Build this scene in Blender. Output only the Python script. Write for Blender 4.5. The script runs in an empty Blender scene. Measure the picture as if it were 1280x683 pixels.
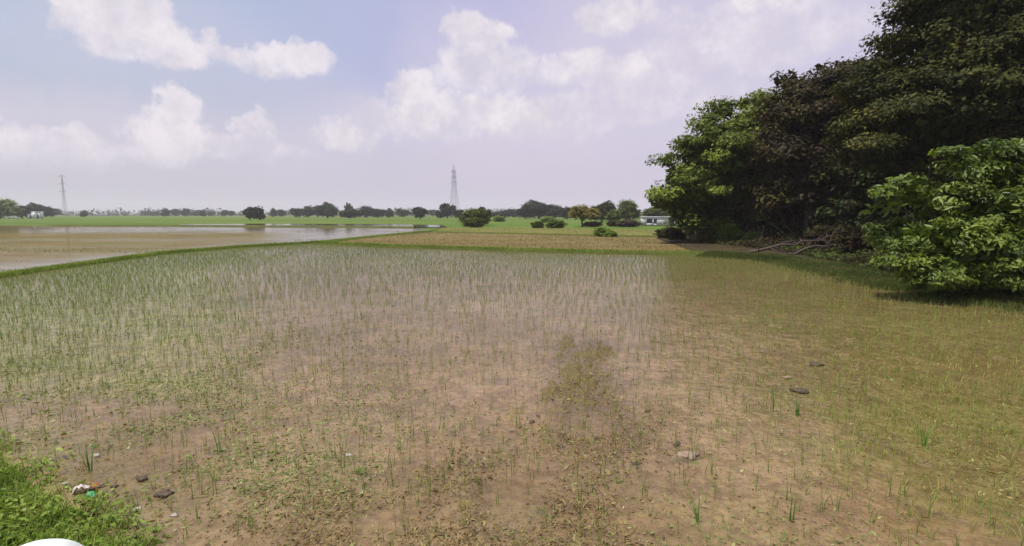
import bpy, math
import numpy as np

R = np.random.default_rng(7)
S = bpy.context.scene
C = S.collection
H, F = 2.5, 640.0                       # eye height in metres, focal length in photo pixels
HOR = 268.0
PITCH = math.atan((341.5 - HOR) / F)
CP, SP = math.cos(PITCH), math.sin(PITCH)


# ------------------------------------------------------------------ survey helpers (photo -> ground plan)
def ray(px, py):
    a, b = (px - 640) / F, (341.5 - py) / F
    return np.array((a, b * SP + CP, b * CP - SP))


def G(px, py, z=0.0):
    d = ray(px, py)
    t = (z - H) / d[2]
    return np.array((d[0] * t, d[1] * t, z))


def P(px, py, Y):
    d = ray(px, py)
    t = Y / d[1]
    return np.array((d[0] * t, Y, H + d[2] * t))


def mpp(Y):
    return Y / F


def proj(p):
    x, y, z = p[:, 0], p[:, 1], p[:, 2] - H
    dep = y * CP - z * SP
    return 640 + F * x / dep, 341.5 - F * (y * SP + z * CP) / dep


# ------------------------------------------------------------------ noise
def _hash(i, j, s):
    h = (i * 374761393 + j * 668265263 + s * 1442695041) & 0xFFFFFFFF
    h = ((h ^ (h >> 13)) * 1274126177) & 0xFFFFFFFF
    return ((h ^ (h >> 16)) & 0xFFFF) / 65535.0


def vnoise(x, y, s=0):
    xi, yi = np.floor(x).astype(np.int64), np.floor(y).astype(np.int64)
    u, v = x - xi, y - yi
    u, v = u * u * (3 - 2 * u), v * v * (3 - 2 * v)
    a, b = _hash(xi, yi, s), _hash(xi + 1, yi, s)
    c, d = _hash(xi, yi + 1, s), _hash(xi + 1, yi + 1, s)
    return (a * (1 - u) + b * u) * (1 - v) + (c * (1 - u) + d * u) * v


def fbm(x, y, s=0, o=4):
    t, a, n = 0, 0.5, 0
    for k in range(o):
        t = t + a * vnoise(x * 2 ** k, y * 2 ** k, s + k * 17)
        n += a
        a *= 0.5
    return t / n


def sstep(a, b, x):
    t = np.clip((x - a) / (b - a), 0, 1)
    return t * t * (3 - 2 * t)


# ------------------------------------------------------------------ objects
def tag(o, label=None, cat=None, group=None, kind=None):
    if label: o['label'] = label
    if cat: o['category'] = cat
    if group: o['group'] = group
    if kind: o['kind'] = kind
    return o


def empty(name, loc, label, cat, group=None, rz=0.0):
    o = bpy.data.objects.new(name, None)
    o.empty_display_size = 0.2
    C.objects.link(o)
    o.location = loc
    o.rotation_euler = (0, 0, rz)
    return tag(o, label, cat, group)


def link(name, me, mat=None, parent=None):
    o = bpy.data.objects.new(name, me)
    C.objects.link(o)
    if mat is not None and len(me.materials) == 0: me.materials.append(mat)
    o.parent = parent
    return o


def mesh(name, v, f, attrs=None, smooth=False):
    """v (N,3); f (M,k) array, or list of such arrays"""
    fs = f if isinstance(f, list) else [f]
    fs = [np.asarray(q, dtype=np.int32) for q in fs if len(q)]
    me = bpy.data.meshes.new(name)
    v = np.asarray(v, dtype=np.float32)
    me.vertices.add(len(v))
    me.vertices.foreach_set('co', v.ravel())
    nl = sum(q.size for q in fs)
    nf = sum(len(q) for q in fs)
    me.loops.add(nl)
    me.loops.foreach_set('vertex_index', np.concatenate([q.ravel() for q in fs]))
    me.polygons.add(nf)
    tot = np.concatenate([np.full(len(q), q.shape[1], np.int32) for q in fs])
    st = np.concatenate(([0], np.cumsum(tot)[:-1])).astype(np.int32)
    me.polygons.foreach_set('loop_start', st)
    if smooth: me.polygons.foreach_set('use_smooth', np.ones(nf, bool))
    for k, (dom, arr) in (attrs or {}).items():
        a = me.attributes.new(k, 'FLOAT', dom)
        a.data.foreach_set('value', np.asarray(arr, np.float32))
    me.update(calc_edges=True)
    me.validate()
    return me


class MB:
    """collects tubes, boxes and prisms into one mesh"""
    def __init__(s): s.v, s.f, s.n = [], {3: [], 4: []}, 0

    def add(s, v, quads=(), tris=()):
        v = np.asarray(v, float)
        s.v.append(v)
        if len(quads): s.f[4].append(np.asarray(quads) + s.n)
        if len(tris): s.f[3].append(np.asarray(tris) + s.n)
        s.n += len(v)

    def tube(s, pts, rad, n=8):
        pts = np.asarray(pts, float)
        m = len(pts)
        rad = np.broadcast_to(np.asarray(rad, float), (m,))
        tan = np.gradient(pts, axis=0)
        tan /= np.linalg.norm(tan, axis=1)[:, None] + 1e-9
        ref = np.array((1.0, 0, 0)) if abs(tan[:, 0]).mean() < 0.7 else np.array((0, 1.0, 0))
        b = np.cross(tan, ref); b /= np.linalg.norm(b, axis=1)[:, None] + 1e-9
        c = np.cross(tan, b)
        a = np.arange(n) * 2 * math.pi / n
        ring = pts[:, None] + rad[:, None, None] * (np.cos(a)[None, :, None] * b[:, None] + np.sin(a)[None, :, None] * c[:, None])
        v = np.concatenate((ring.reshape(-1, 3), pts[:1], pts[-1:]))
        q, t = [], []
        for i in range(m - 1):
            for k in range(n):
                q.append((i * n + k, i * n + (k + 1) % n, (i + 1) * n + (k + 1) % n, (i + 1) * n + k))
        for k in range(n):
            t.append((m * n, (k + 1) % n, k))
            t.append((m * n + 1, (m - 1) * n + k, (m - 1) * n + (k + 1) % n))
        s.add(v, q, t)

    def box(s, x0, x1, y0, y1, z0, z1):
        v = [(x, y, z) for z in (z0, z1) for y in (y0, y1) for x in (x0, x1)]
        s.add(v, [(0, 2, 3, 1), (4, 5, 7, 6), (0, 1, 5, 4), (2, 6, 7, 3), (0, 4, 6, 2), (1, 3, 7, 5)])

    def build(s, name, mat, parent=None, smooth=False):
        fs = [np.concatenate(s.f[k]) for k in (4, 3) if s.f[k]]
        return link(name, mesh(name, np.concatenate(s.v), fs, smooth=smooth), mat, parent)


# ------------------------------------------------------------------ materials
class NT:
    def __init__(s, tree): s.t = tree; s.n = tree.nodes; s.l = tree.links

    def node(s, typ, **kw):
        n = s.n.new(typ)
        for k, v in kw.items():
            setattr(n, k, v)
        return n

    def put(s, sock, v):
        if isinstance(v, bpy.types.NodeSocket): s.l.new(v, sock)
        else: sock.default_value = v

    def math(s, op, a, b=0.0, c=None, clamp=False):
        n = s.node('ShaderNodeMath', operation=op, use_clamp=clamp)
        s.put(n.inputs[0], a); s.put(n.inputs[1], b)
        if c is not None: s.put(n.inputs[2], c)
        return n.outputs[0]

    def mix(s, f, a, b, blend='MIX'):
        n = s.node('ShaderNodeMix', data_type='RGBA', blend_type=blend)
        s.put(n.inputs['Factor'], f)
        ca = [i for i in n.inputs if i.type == 'RGBA']
        s.put(ca[0], a if not isinstance(a, tuple) else (*a, 1)[:4]); s.put(ca[1], b if not isinstance(b, tuple) else (*b, 1)[:4])
        return [o for o in n.outputs if o.type == 'RGBA'][0]

    def noise(s, vec, scale, detail=4, rough=0.55, out='Fac', dim='3D'):
        n = s.node('ShaderNodeTexNoise', noise_dimensions=dim)
        if vec is not None: s.l.new(vec, n.inputs['Vector'])
        n.inputs['Scale'].default_value = scale
        n.inputs['Detail'].default_value = detail
        n.inputs['Roughness'].default_value = rough
        return n.outputs[out]

    def ramp(s, f, stops):
        n = s.node('ShaderNodeValToRGB')
        e = n.color_ramp.elements
        while len(e) < len(stops): e.new(0.5)
        for i, (p, c) in enumerate(stops):
            e[i].position = p
            e[i].color = (*c, 1) if isinstance(c, tuple) else (c, c, c, 1)
        s.put(n.inputs[0], f)
        return n.outputs[0]

    def attr(s, name):
        return s.node('ShaderNodeAttribute', attribute_name=name).outputs['Fac']

    def remap(s, f, a, b, c=0.0, d=1.0):
        n = s.node('ShaderNodeMapRange', interpolation_type='SMOOTHSTEP')
        s.put(n.inputs[0], f)
        for i, v in enumerate((a, b, c, d)): s.put(n.inputs[i + 1], v)
        return n.outputs[0]


def mat(name):
    m = bpy.data.materials.new(name)
    m.use_nodes = True
    nt = NT(m.node_tree)
    bs = m.node_tree.nodes['Principled BSDF']
    out = m.node_tree.nodes['Material Output']
    return m, nt, bs, out


def objco(nt):
    return nt.node('ShaderNodeTexCoord').outputs['Object']


def leaf_mat(name, cols, trans=0.3, rough=0.6, spec=0.12, scale=1.5):
    """cols: ramp from low to high tint"""
    m, nt, bs, out = mat(name)
    t = nt.attr('tint')
    col = nt.ramp(t, [(i / (len(cols) - 1), c) for i, c in enumerate(cols)])
    nt.put(bs.inputs['Base Color'], col)
    bs.inputs['Roughness'].default_value = rough
    bs.inputs['Specular IOR Level'].default_value = spec
    tr = nt.node('ShaderNodeBsdfTranslucent')
    nt.l.new(nt.mix(1.0, col, (1.0, 1.0, 0.55), 'MULTIPLY'), tr.inputs[0])
    mx = nt.node('ShaderNodeMixShader')
    mx.inputs[0].default_value = trans
    nt.l.new(bs.outputs[0], mx.inputs[1]); nt.l.new(tr.outputs[0], mx.inputs[2])
    nt.l.new(mx.outputs[0], out.inputs[0])
    return m


def plain(name, c1, c2, scale=4.0, rough=0.8, bump=0.0, spec=0.3, detail=6):
    m, nt, bs, out = mat(name)
    n = nt.noise(objco(nt), scale, detail, 0.6)
    nt.put(bs.inputs['Base Color'], nt.ramp(n, [(0.3, c1), (0.7, c2)]))
    bs.inputs['Roughness'].default_value = rough
    bs.inputs['Specular IOR Level'].default_value = spec
    if bump:
        b = nt.node('ShaderNodeBump')
        b.inputs['Strength'].default_value = 0.8
        b.inputs['Distance'].default_value = bump
        nt.l.new(n, b.inputs['Height']); nt.l.new(b.outputs[0], bs.inputs['Normal'])
    return m


M = {}
M['bark'] = plain('bark', (0.045, 0.032, 0.022), (0.12, 0.085, 0.06), 9, 0.9, 0.03)
M['deadwood'] = plain('dead_wood', (0.045, 0.032, 0.026), (0.13, 0.095, 0.08), 12, 0.9, 0.01)
M['leaf_green'] = leaf_mat('fresh_leaf', [(0.03, 0.045, 0.008), (0.10, 0.135, 0.018), (0.235, 0.285, 0.04)])
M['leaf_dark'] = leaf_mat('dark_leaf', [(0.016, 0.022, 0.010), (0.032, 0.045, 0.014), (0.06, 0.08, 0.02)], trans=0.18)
M['leaf_red'] = leaf_mat('russet_leaf', [(0.020, 0.017, 0.009), (0.044, 0.033, 0.013), (0.10, 0.09, 0.02)], trans=0.18)
M['leaf_olive'] = leaf_mat('olive_leaf', [(0.016, 0.021, 0.008), (0.055, 0.062, 0.014), (0.17, 0.155, 0.032)], trans=0.22)
M['leaf_bush'] = leaf_mat('bush_leaf', [(0.03, 0.052, 0.008), (0.115, 0.17, 0.02), (0.26, 0.32, 0.05)], trans=0.35, rough=0.42, spec=0.35)
M['leaf_yellow'] = leaf_mat('yellowing_leaf', [(0.11, 0.08, 0.04), (0.24, 0.21, 0.05), (0.33, 0.30, 0.065)])
M['leaf_brown'] = leaf_mat('brown_twig_leaf', [(0.08, 0.055, 0.04), (0.12, 0.085, 0.055), (0.13, 0.12, 0.05)])
M['leaf_under'] = leaf_mat('undergrowth_leaf', [(0.05, 0.028, 0.018), (0.045, 0.05, 0.016), (0.11, 0.15, 0.025)], trans=0.2)
M['leaf_far'] = leaf_mat('far_leaf', [(0.018, 0.028, 0.012), (0.035, 0.052, 0.018), (0.055, 0.075, 0.025)], trans=0.15)
M['leaf_lush'] = leaf_mat('lush_leaf', [(0.08, 0.14, 0.02), (0.20, 0.29, 0.045), (0.34, 0.41, 0.11)])
M['rice'] = leaf_mat('rice_leaf', [(0.10, 0.175, 0.03), (0.20, 0.265, 0.06), (0.35, 0.35, 0.12)], trans=0.4)
M['rice_bright'] = leaf_mat('bright_rice_leaf', [(0.08, 0.19, 0.03), (0.11, 0.25, 0.04), (0.16, 0.30, 0.06)], trans=0.4)
M['weed'] = leaf_mat('weed_blade', [(0.16, 0.23, 0.04), (0.28, 0.30, 0.075), (0.43, 0.39, 0.15)], trans=0.35)
M['grass'] = leaf_mat('grass_blade', [(0.09, 0.155, 0.018), (0.18, 0.275, 0.035), (0.30, 0.36, 0.08)], trans=0.35)
M['bank_grass'] = leaf_mat('shaded_bank_grass_blade', [(0.04, 0.055, 0.013), (0.075, 0.10, 0.02), (0.14, 0.125, 0.045)], trans=0.25)  # blade colours darkened to carry the grove's shade on the bank
M['litter'] = leaf_mat('rotting_straw', [(0.07, 0.045, 0.022), (0.20, 0.14, 0.06), (0.32, 0.28, 0.10)], trans=0.1, rough=0.7)
M['floatweed'] = leaf_mat('floating_weed_leaf', [(0.09, 0.12, 0.03), (0.20, 0.22, 0.07), (0.36, 0.36, 0.16)], trans=0.15)
M['stubble_blade'] = leaf_mat('stubble_blade', [(0.13, 0.12, 0.035), (0.24, 0.18, 0.07), (0.30, 0.25, 0.11)], trans=0.25)
M['stubble_blade2'] = leaf_mat('green_stubble_blade', [(0.12, 0.15, 0.03), (0.20, 0.19, 0.055), (0.26, 0.22, 0.09)], trans=0.25)
M['clod'] = plain('wet_clod', (0.04, 0.028, 0.018), (0.13, 0.09, 0.055), 30, 0.6, 0.02, 0.3)
M['clod_tan'] = plain('dry_clod', (0.18, 0.12, 0.08), (0.33, 0.25, 0.17), 25, 0.9, 0.01)
M['steel'] = plain('galvanised_steel', (0.13, 0.13, 0.14), (0.20, 0.20, 0.21), 2, 0.6)
M['white'] = plain('white_paint', (0.70, 0.70, 0.68), (0.82, 0.82, 0.80), 1.5, 0.7)
M['white_wall'] = plain('whitewashed_wall', (0.48, 0.46, 0.49), (0.62, 0.60, 0.63), 1.2, 0.9)
M['dark'] = plain('dark_opening', (0.012, 0.012, 0.014), (0.03, 0.03, 0.035), 3, 0.9)
M['wood_door'] = plain('door_wood', (0.05, 0.05, 0.06), (0.10, 0.10, 0.12), 3, 0.7)
M['stone'] = plain('painted_stone', (0.56, 0.60, 0.55), (0.82, 0.84, 0.80), 9, 0.7, 0.008)
M['red'] = plain('red_print', (0.45, 0.05, 0.03), (0.55, 0.10, 0.06), 30, 0.4)
M['paper'] = plain('white_film', (0.34, 0.28, 0.22), (0.78, 0.74, 0.68), 30, 0.4)
M['plastic'] = plain('green_film', (0.08, 0.30, 0.14), (0.12, 0.45, 0.22), 30, 0.4)
M['pebble'] = plain('pale_pebble', (0.22, 0.19, 0.15), (0.50, 0.46, 0.40), 40, 0.8)


def ground_mat(name, stops, scale, fine, rough=0.95, stretch=(1, 1, 1), bump=0.03):
    m, nt, bs, out = mat(name)
    mp = nt.node('ShaderNodeMapping')
    mp.inputs['Scale'].default_value = stretch
    nt.l.new(objco(nt), mp.inputs[0])
    a = nt.noise(mp.outputs[0], scale, 5, 0.6)
    b = nt.noise(mp.outputs[0], fine, 4, 0.7)
    f = nt.math('ADD', nt.math('MULTIPLY', a, 0.65), nt.math('MULTIPLY', b, 0.35))
    nt.put(bs.inputs['Base Color'], nt.ramp(f, stops))
    bs.inputs['Roughness'].default_value = rough
    bs.inputs['Specular IOR Level'].default_value = 0.1
    bp = nt.node('ShaderNodeBump')
    bp.inputs['Distance'].default_value = bump
    nt.l.new(b, bp.inputs['Height']); nt.l.new(bp.outputs[0], bs.inputs['Normal'])
    return m


M['far_green'] = ground_mat('green_crop', [(0.36, (0.045, 0.09, 0.010)), (0.5, (0.085, 0.14, 0.017)), (0.62, (0.17, 0.17, 0.045))], 0.022, 0.6, stretch=(0.2, 1, 1))
M['dry'] = ground_mat('dry_stubble', [(0.3, (0.115, 0.095, 0.033)), (0.5, (0.165, 0.125, 0.048)), (0.7, (0.18, 0.16, 0.06))], 0.12, 3.0, stretch=(0.3, 1, 1))
M['stubble'] = ground_mat('yellow_green_stubble', [(0.3, (0.10, 0.115, 0.025)), (0.5, (0.155, 0.145, 0.038)), (0.7, (0.17, 0.18, 0.05))], 0.12, 3.0, stretch=(0.3, 1, 1))
M['grove'] = ground_mat('shaded_leafy_earth', [(0.35, (0.03, 0.02, 0.013)), (0.5, (0.05, 0.036, 0.02)), (0.65, (0.055, 0.065, 0.02))], 0.4, 4.0)  # leaf litter earth, with the trees' shade mixed into its dark browns
M['bundsoil'] = ground_mat('bund_soil', [(0.3, (0.06, 0.075, 0.02)), (0.55, (0.10, 0.11, 0.03)), (0.7, (0.16, 0.11, 0.055))], 0.5, 5.0)


def mud_material():
    m, nt, bs, out = mat('paddy_mud')
    co = objco(nt)
    al = nt.attr('algae')
    n1 = nt.noise(co, 1.1, 6, 0.65)
    n2 = nt.noise(co, 9.0, 5, 0.7)
    n3 = nt.noise(co, 34.0, 3, 0.7)
    base = nt.ramp(n1, [(0.3, (0.17, 0.105, 0.042)), (0.5, (0.25, 0.165, 0.068)), (0.7, (0.32, 0.225, 0.10))])
    base = nt.mix(nt.remap(n2, 0.36, 0.66, 0.5, 0.0), base, (0.12, 0.08, 0.038))
    alg = nt.ramp(n3, [(0.3, (0.065, 0.048, 0.014)), (0.5, (0.11, 0.082, 0.02)), (0.7, (0.17, 0.13, 0.036))])
    f = nt.math('MULTIPLY', al, nt.remap(n2, 0.3, 0.6, 0.35, 1.0), clamp=True)
    base = nt.mix(nt.math('MULTIPLY', nt.attr('trodden'), nt.remap(n2, 0.60, 0.44, 0.25, 1.0)), base, (0.13, 0.088, 0.038))
    col = nt.mix(f, base, alg)
    col = nt.mix(nt.remap(n3, 0.58, 0.72, 0.0, 0.55), col, (0.38, 0.30, 0.19))
    nt.put(bs.inputs['Base Color'], col)
    bs.inputs['Roughness'].default_value = 0.62
    bs.inputs['Specular IOR Level'].default_value = 0.35
    bp = nt.node('ShaderNodeBump')
    bp.inputs['Distance'].default_value = 0.012
    nt.l.new(nt.math('ADD', n2, nt.math('MULTIPLY', n3, 0.5)), bp.inputs['Height'])
    nt.l.new(bp.outputs[0], bs.inputs['Normal'])
    return m


def water_material(name, murk, tint, murk_fac, ripple=0.035, rough=0.15):
    m, nt, bs, out = mat(name)
    co = objco(nt)
    n = nt.math('ADD', nt.noise(co, 5.0, 4, 0.6), nt.math('MULTIPLY', nt.noise(co, 1.3, 3, 0.5), 1.5))
    bp = nt.node('ShaderNodeBump')
    bp.inputs['Distance'].default_value = ripple
    bp.inputs['Strength'].default_value = 0.9
    nt.l.new(n, bp.inputs['Height'])
    fr = nt.node('ShaderNodeFresnel'); fr.inputs[0].default_value = 1.42
    nt.l.new(bp.outputs[0], fr.inputs['Normal'])
    gl = nt.node('ShaderNodeBsdfGlossy'); gl.inputs['Roughness'].default_value = rough
    nt.l.new(bp.outputs[0], gl.inputs['Normal'])
    tr = nt.node('ShaderNodeBsdfTransparent'); tr.inputs[0].default_value = (*tint, 1)
    df = nt.node('ShaderNodeBsdfDiffuse')
    big = nt.noise(co, 0.5, 5, 0.6)
    mc = nt.mix(nt.remap(big, 0.3, 0.7), tuple(c * 0.8 for c in murk), tuple(min(1, c * 1.2) for c in murk))
    gn = nt.math('MULTIPLY', nt.attr('green'), nt.remap(nt.noise(co, 0.9, 6, 0.65), 0.25, 0.65, 0.4, 1.0), clamp=True)
    mc = nt.mix(gn, mc, (0.33, 0.305, 0.095))
    m1 = nt.remap(nt.noise(co, 2.6, 8, 0.72), 0.36, 0.60, 0.66, 1.12)
    m2 = nt.remap(nt.noise(co, 11.0, 5, 0.7), 0.35, 0.62, 0.72, 1.15)
    nt.l.new(nt.mix(1.0, mc, nt.math('MULTIPLY', m1, m2), 'MULTIPLY'), df.inputs[0])
    a = nt.node('ShaderNodeMixShader')
    if isinstance(murk_fac, str): nt.l.new(nt.attr(murk_fac), a.inputs[0])
    else: a.inputs[0].default_value = murk_fac
    nt.l.new(tr.outputs[0], a.inputs[1]); nt.l.new(df.outputs[0], a.inputs[2])
    b = nt.node('ShaderNodeMixShader')
    nt.l.new(fr.outputs[0], b.inputs[0])
    nt.l.new(a.outputs[0], b.inputs[1]); nt.l.new(gl.outputs[0], b.inputs[2])
    nt.l.new(b.outputs[0], out.inputs[0])
    return m


def flooded_material():
    """far flooded field: standing water broken by emerging mud (attribute wet)"""
    m, nt, bs, out = mat('flooded_mud')
    co = objco(nt)
    mp = nt.node('ShaderNodeMapping'); mp.inputs['Scale'].default_value = (0.35, 1, 1); nt.l.new(co, mp.inputs[0])
    n = nt.noise(mp.outputs[0], 0.3, 6, 0.7)
    n2 = nt.noise(mp.outputs[0], 0.9, 6, 0.75)
    col = nt.ramp(n, [(0.3, (0.115, 0.085, 0.035)), (0.5, (0.155, 0.12, 0.048)), (0.66, (0.115, 0.12, 0.035))])
    df = nt.node('ShaderNodeBsdfDiffuse'); nt.l.new(col, df.inputs[0])
    gl = nt.node('ShaderNodeBsdfGlossy'); gl.inputs['Roughness'].default_value = 0.04
    bp = nt.node('ShaderNodeBump'); bp.inputs['Distance'].default_value = 0.004; bp.inputs['Strength'].default_value = 0.4
    nt.l.new(nt.noise(co, 5.0, 3), bp.inputs['Height'])
    nt.l.new(bp.outputs[0], gl.inputs['Normal'])
    fr = nt.node('ShaderNodeFresnel'); fr.inputs[0].default_value = 1.33
    w = nt.math('ADD', nt.attr('wet'), nt.math('MULTIPLY', nt.math('SUBTRACT', n2, 0.5), 1.3), clamp=True)
    mx = nt.node('ShaderNodeMixShader')
    nt.l.new(nt.math('MULTIPLY', fr.outputs[0], w), mx.inputs[0])
    nt.l.new(df.outputs[0], mx.inputs[1]); nt.l.new(gl.outputs[0], mx.inputs[2])
    nt.l.new(mx.outputs[0], out.inputs[0])
    return m


M['mud'] = mud_material()
M['water'] = water_material('muddy_water', (0.385, 0.26, 0.145), (0.87, 0.76, 0.58), 'murk')
M['flooded'] = flooded_material()


# ------------------------------------------------------------------ leaves, blades, crowns
def nrm(a):
    return a / (np.linalg.norm(a, axis=-1, keepdims=True) + 1e-9)


def leaf_mesh(name, c, n, size, tint, aspect=0.55, detailed=False, rng=R):
    N = len(c)
    t = nrm(np.cross(n, rng.normal(size=(N, 3))))
    t[:, 2] -= 0.25
    t = nrm(t)
    b = nrm(np.cross(n, t))
    L = size[:, None]
    W = L * aspect
    if not detailed:
        v = np.stack((c - t * L * .5, c + b * W * .5 - t * L * .05, c + t * L * .5, c - b * W * .5 - t * L * .05), 1).reshape(-1, 3)
        f = np.arange(N * 4).reshape(N, 4)
        return mesh(name, v, f, {'tint': ('FACE', tint)})
    up = n * L * 0.10
    v = np.stack((c - t * L * .5, c - t * L * .2 + b * W * .42 + up, c + t * L * .15 + b * W * .45 + up, c + t * L * .5 - up * .6,
                  c + t * L * .15 - b * W * .45 + up, c - t * L * .2 - b * W * .42 + up), 1).reshape(-1, 3)
    i = np.arange(N)[:, None] * 6
    f = np.concatenate((i + np.array((0, 1, 2, 3)), i + np.array((0, 3, 4, 5))))
    return mesh(name, v, f, {'tint': ('FACE', np.concatenate((tint, tint)))})


def crown_points(blobs, clump_r, n_clump, per_clump, fill, rng=R, flat=0.6, tint_bias=0.0, low=0.45, out=0.3):
    """blobs rows (x,y,z,rx,ry,rz). Clumps of leaves sit on the blobs' shells, loose leaves inside."""
    B = np.asarray(blobs, float)
    area = (B[:, 3] * B[:, 4] + B[:, 3] * B[:, 5] + B[:, 4] * B[:, 5])
    k = rng.choice(len(B), n_clump, p=area / area.sum())
    d = nrm(rng.normal(size=(n_clump, 3)))
    dn = d[:, 2] < -low
    d[dn, 2] *= -1
    rad = 0.70 + 0.46 * rng.random(n_clump)
    cc = B[k, :3] + d * B[k, 3:] * rad[:, None]
    cr = clump_r * (0.6 + 0.8 * rng.random(n_clump))
    ct = rng.normal(0, 0.16, n_clump)
    j = np.repeat(np.arange(n_clump), per_clump)
    o = nrm(rng.normal(size=(len(j), 3))) * (rng.random(len(j)) ** 0.45)[:, None]
    c = cc[j] + o * cr[j][:, None] * np.array((1, 1, flat))
    n = nrm(o * 0.6 + np.array((0, 0, 0.75)) + d[j] * out + rng.normal(0, 0.35, size=(len(j), 3)))
    t = 0.5 + ct[j] + rng.normal(0, 0.13, len(j)) + tint_bias
    if fill:
        vol = B[:, 3] * B[:, 4] * B[:, 5]
        q = rng.choice(len(B), fill, p=vol / vol.sum())
        e = nrm(rng.normal(size=(fill, 3))) * (rng.random(fill) ** 0.4 * 0.85)[:, None]
        c = np.concatenate((c, B[q, :3] + e * B[q, 3:]))
        n = np.concatenate((n, nrm(rng.normal(size=(fill, 3)) + np.array((0, 0, 0.4)))))
        t = np.concatenate((t, 0.4 + rng.normal(0, 0.15, fill)))  # inner leaves tinted darker, so crown shade sits in their colour
    sz = np.ones(len(c))
    if fill: sz[-fill:] = 2.0  # inner leaves oversized to block light through the crown
    return c, n, np.clip(t, 0, 1), sz


def wobble(a, b, k, amp, rng=R):
    a, b = np.asarray(a, float), np.asarray(b, float)
    s = np.linspace(0, 1, k)[:, None]
    p = a + (b - a) * s
    p[1:-1] += rng.normal(0, amp, (k - 2, 3)) * (1 - s[1:-1] * 0.3)
    return p


def limbs(mb, base, fork, targets, r0, rng=R, stems=1):
    base, fork = np.asarray(base, float), np.asarray(fork, float)
    hgt = np.linalg.norm(fork - base)
    tr = wobble(base, fork, 6, hgt * 0.03, rng)
    tr[0, 2] -= 0.15
    mb.tube(tr, np.linspace(r0 * 1.25, r0 * 0.75, 6) * np.array((1.2, 1, 1, 1, 1, 1)), 9)
    for t in targets:
        t = np.asarray(t, float)
        ln = np.linalg.norm(t - fork)
        a = tr[-1] - np.array((0, 0, 0.1)) + (tr[-2] - tr[-1]) * rng.random() * 0.8
        pts = wobble(a, t, 6, ln * 0.05, rng)
        pts[1:-1, 2] += ln * 0.05
        mb.tube(pts, np.linspace(r0 * 0.55, r0 * 0.08, 6), 6)
        for s in range(3):
            p0 = pts[2 + s % 3]
            e = p0 + (t - a) * 0.35 + rng.normal(0, ln * 0.18, 3)
            mb.tube(wobble(p0, e, 4, ln * 0.03, rng), np.linspace(r0 * 0.25, r0 * 0.05, 4), 5)


def blades(name, base, h, w, lean, tint, seg=2, rng=R, per=1, spread=0.0):
    """tapering curved grass blades; base (N,3)"""
    if per > 1:
        base = np.repeat(base, per, 0); h = np.repeat(h, per) * rng.uniform(0.6, 1.1, len(base))
        tint = np.repeat(tint, per); w = np.repeat(np.broadcast_to(w, (len(base) // per,)), per)
        base = base + np.concatenate((rng.normal(0, spread, (len(base), 2)), np.zeros((len(base), 1))), 1)
    N = len(base)
    a = rng.random(N) * 2 * math.pi
    d = np.stack((np.cos(a), np.sin(a), np.zeros(N)), 1)
    s = np.stack((-d[:, 1], d[:, 0], np.zeros(N)), 1)
    rot = rng.normal(0, 0.6, N)
    s = s * np.cos(rot)[:, None] + d * np.sin(rot)[:, None]
    ln = np.abs(rng.normal(0, lean, N)) + lean * 0.3
    W = np.broadcast_to(np.asarray(w, float), (N,))
    rows = []
    for k in range(seg + 1):
        u = k / seg
        c = base + d * (ln * h * u * u)[:, None] + np.array((0, 0, 1.0)) * (h * (u - 0.25 * ln * u * u))[:, None]
        ww = W * (1 - 0.85 * u ** 1.5) * 0.5
        rows += [c - s * ww[:, None], c + s * ww[:, None]]
    v = np.stack(rows, 1).reshape(-1, 3)
    q = 2 * (seg + 1)
    i = np.arange(N)[:, None] * q
    f = np.concatenate([i + np.array((2 * k, 2 * k + 1, 2 * k + 3, 2 * k + 2)) for k in range(seg)])
    tt = np.clip(tint + rng.normal(0, 0.14, N), 0, 1)
    return mesh(name, v, f, {'tint': ('FACE', np.tile(tt, seg))})


def inside(poly, x, y):
    r = np.zeros(len(x), bool)
    n = len(poly)
    for i in range(n):
        x0, y0 = poly[i][:2]; x1, y1 = poly[(i + 1) % n][:2]
        c = ((y0 > y) != (y1 > y))
        with np.errstate(divide='ignore', invalid='ignore'):
            r ^= c & (x < (x1 - x0) * (y - y0) / (y1 - y0 + 1e-12) + x0)
    return r


def sheet(name, poly, z, mt):
    v = [(p[0], p[1], z) for p in poly]
    me = bpy.data.meshes.new(name)
    me.from_pydata(v, [], [tuple(range(len(v)))])
    me.update()
    if me.polygons[0].normal.z < 0: me.flip_normals()
    return tag(link(name, me, mt), kind='structure')


def dense(line, step):
    """resample a polyline of ground points"""
    line = np.asarray(line, float)
    d = np.concatenate(([0], np.cumsum(np.linalg.norm(np.diff(line, axis=0), axis=1))))
    s = np.arange(0, d[-1], step)
    return np.stack([np.interp(s, d, line[:, k]) for k in range(line.shape[1])], 1)


# ================================================================== FIELD PLAN
LB = [G(*p) for p in ((-420, 395), (-200, 371), (-80, 357), (0, 347), (60, 338), (130, 328), (200, 318), (300, 309.5), (390, 304.5))]   # left bund, near to far
LF = [G(*p) for p in ((390, 304.5), (470, 296), (545, 288.5))]                                                # its far run
CB = [G(*p) for p in ((390, 304.5), (480, 309), (640, 314), (760, 317.2), (880, 319.5))]                     # cross bund
RB = [G(*p) for p in ((880, 319.5), (960, 324), (1010, 332), (1050, 341), (1100, 353), (1180, 369), (1280, 383), (1440, 405))]          # right bank edge
near_poly = [p for p in LB] + CB[1:] + RB[1:] + [G(1500, 470), np.array((9.0, 1.2, 0)), np.array((-1.9, 1.2, 0)), G(150, 683), G(128, 660),
             G(95, 622), G(60, 592), G(0, 562), G(-140, 520), G(-420, 470)]

# ground: one sheet to the horizon
g = 2700.0
sheet('ground', [(-g, -g), (g, -g), (g, g), (-g, g)], -0.16, M['far_green'])

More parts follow.
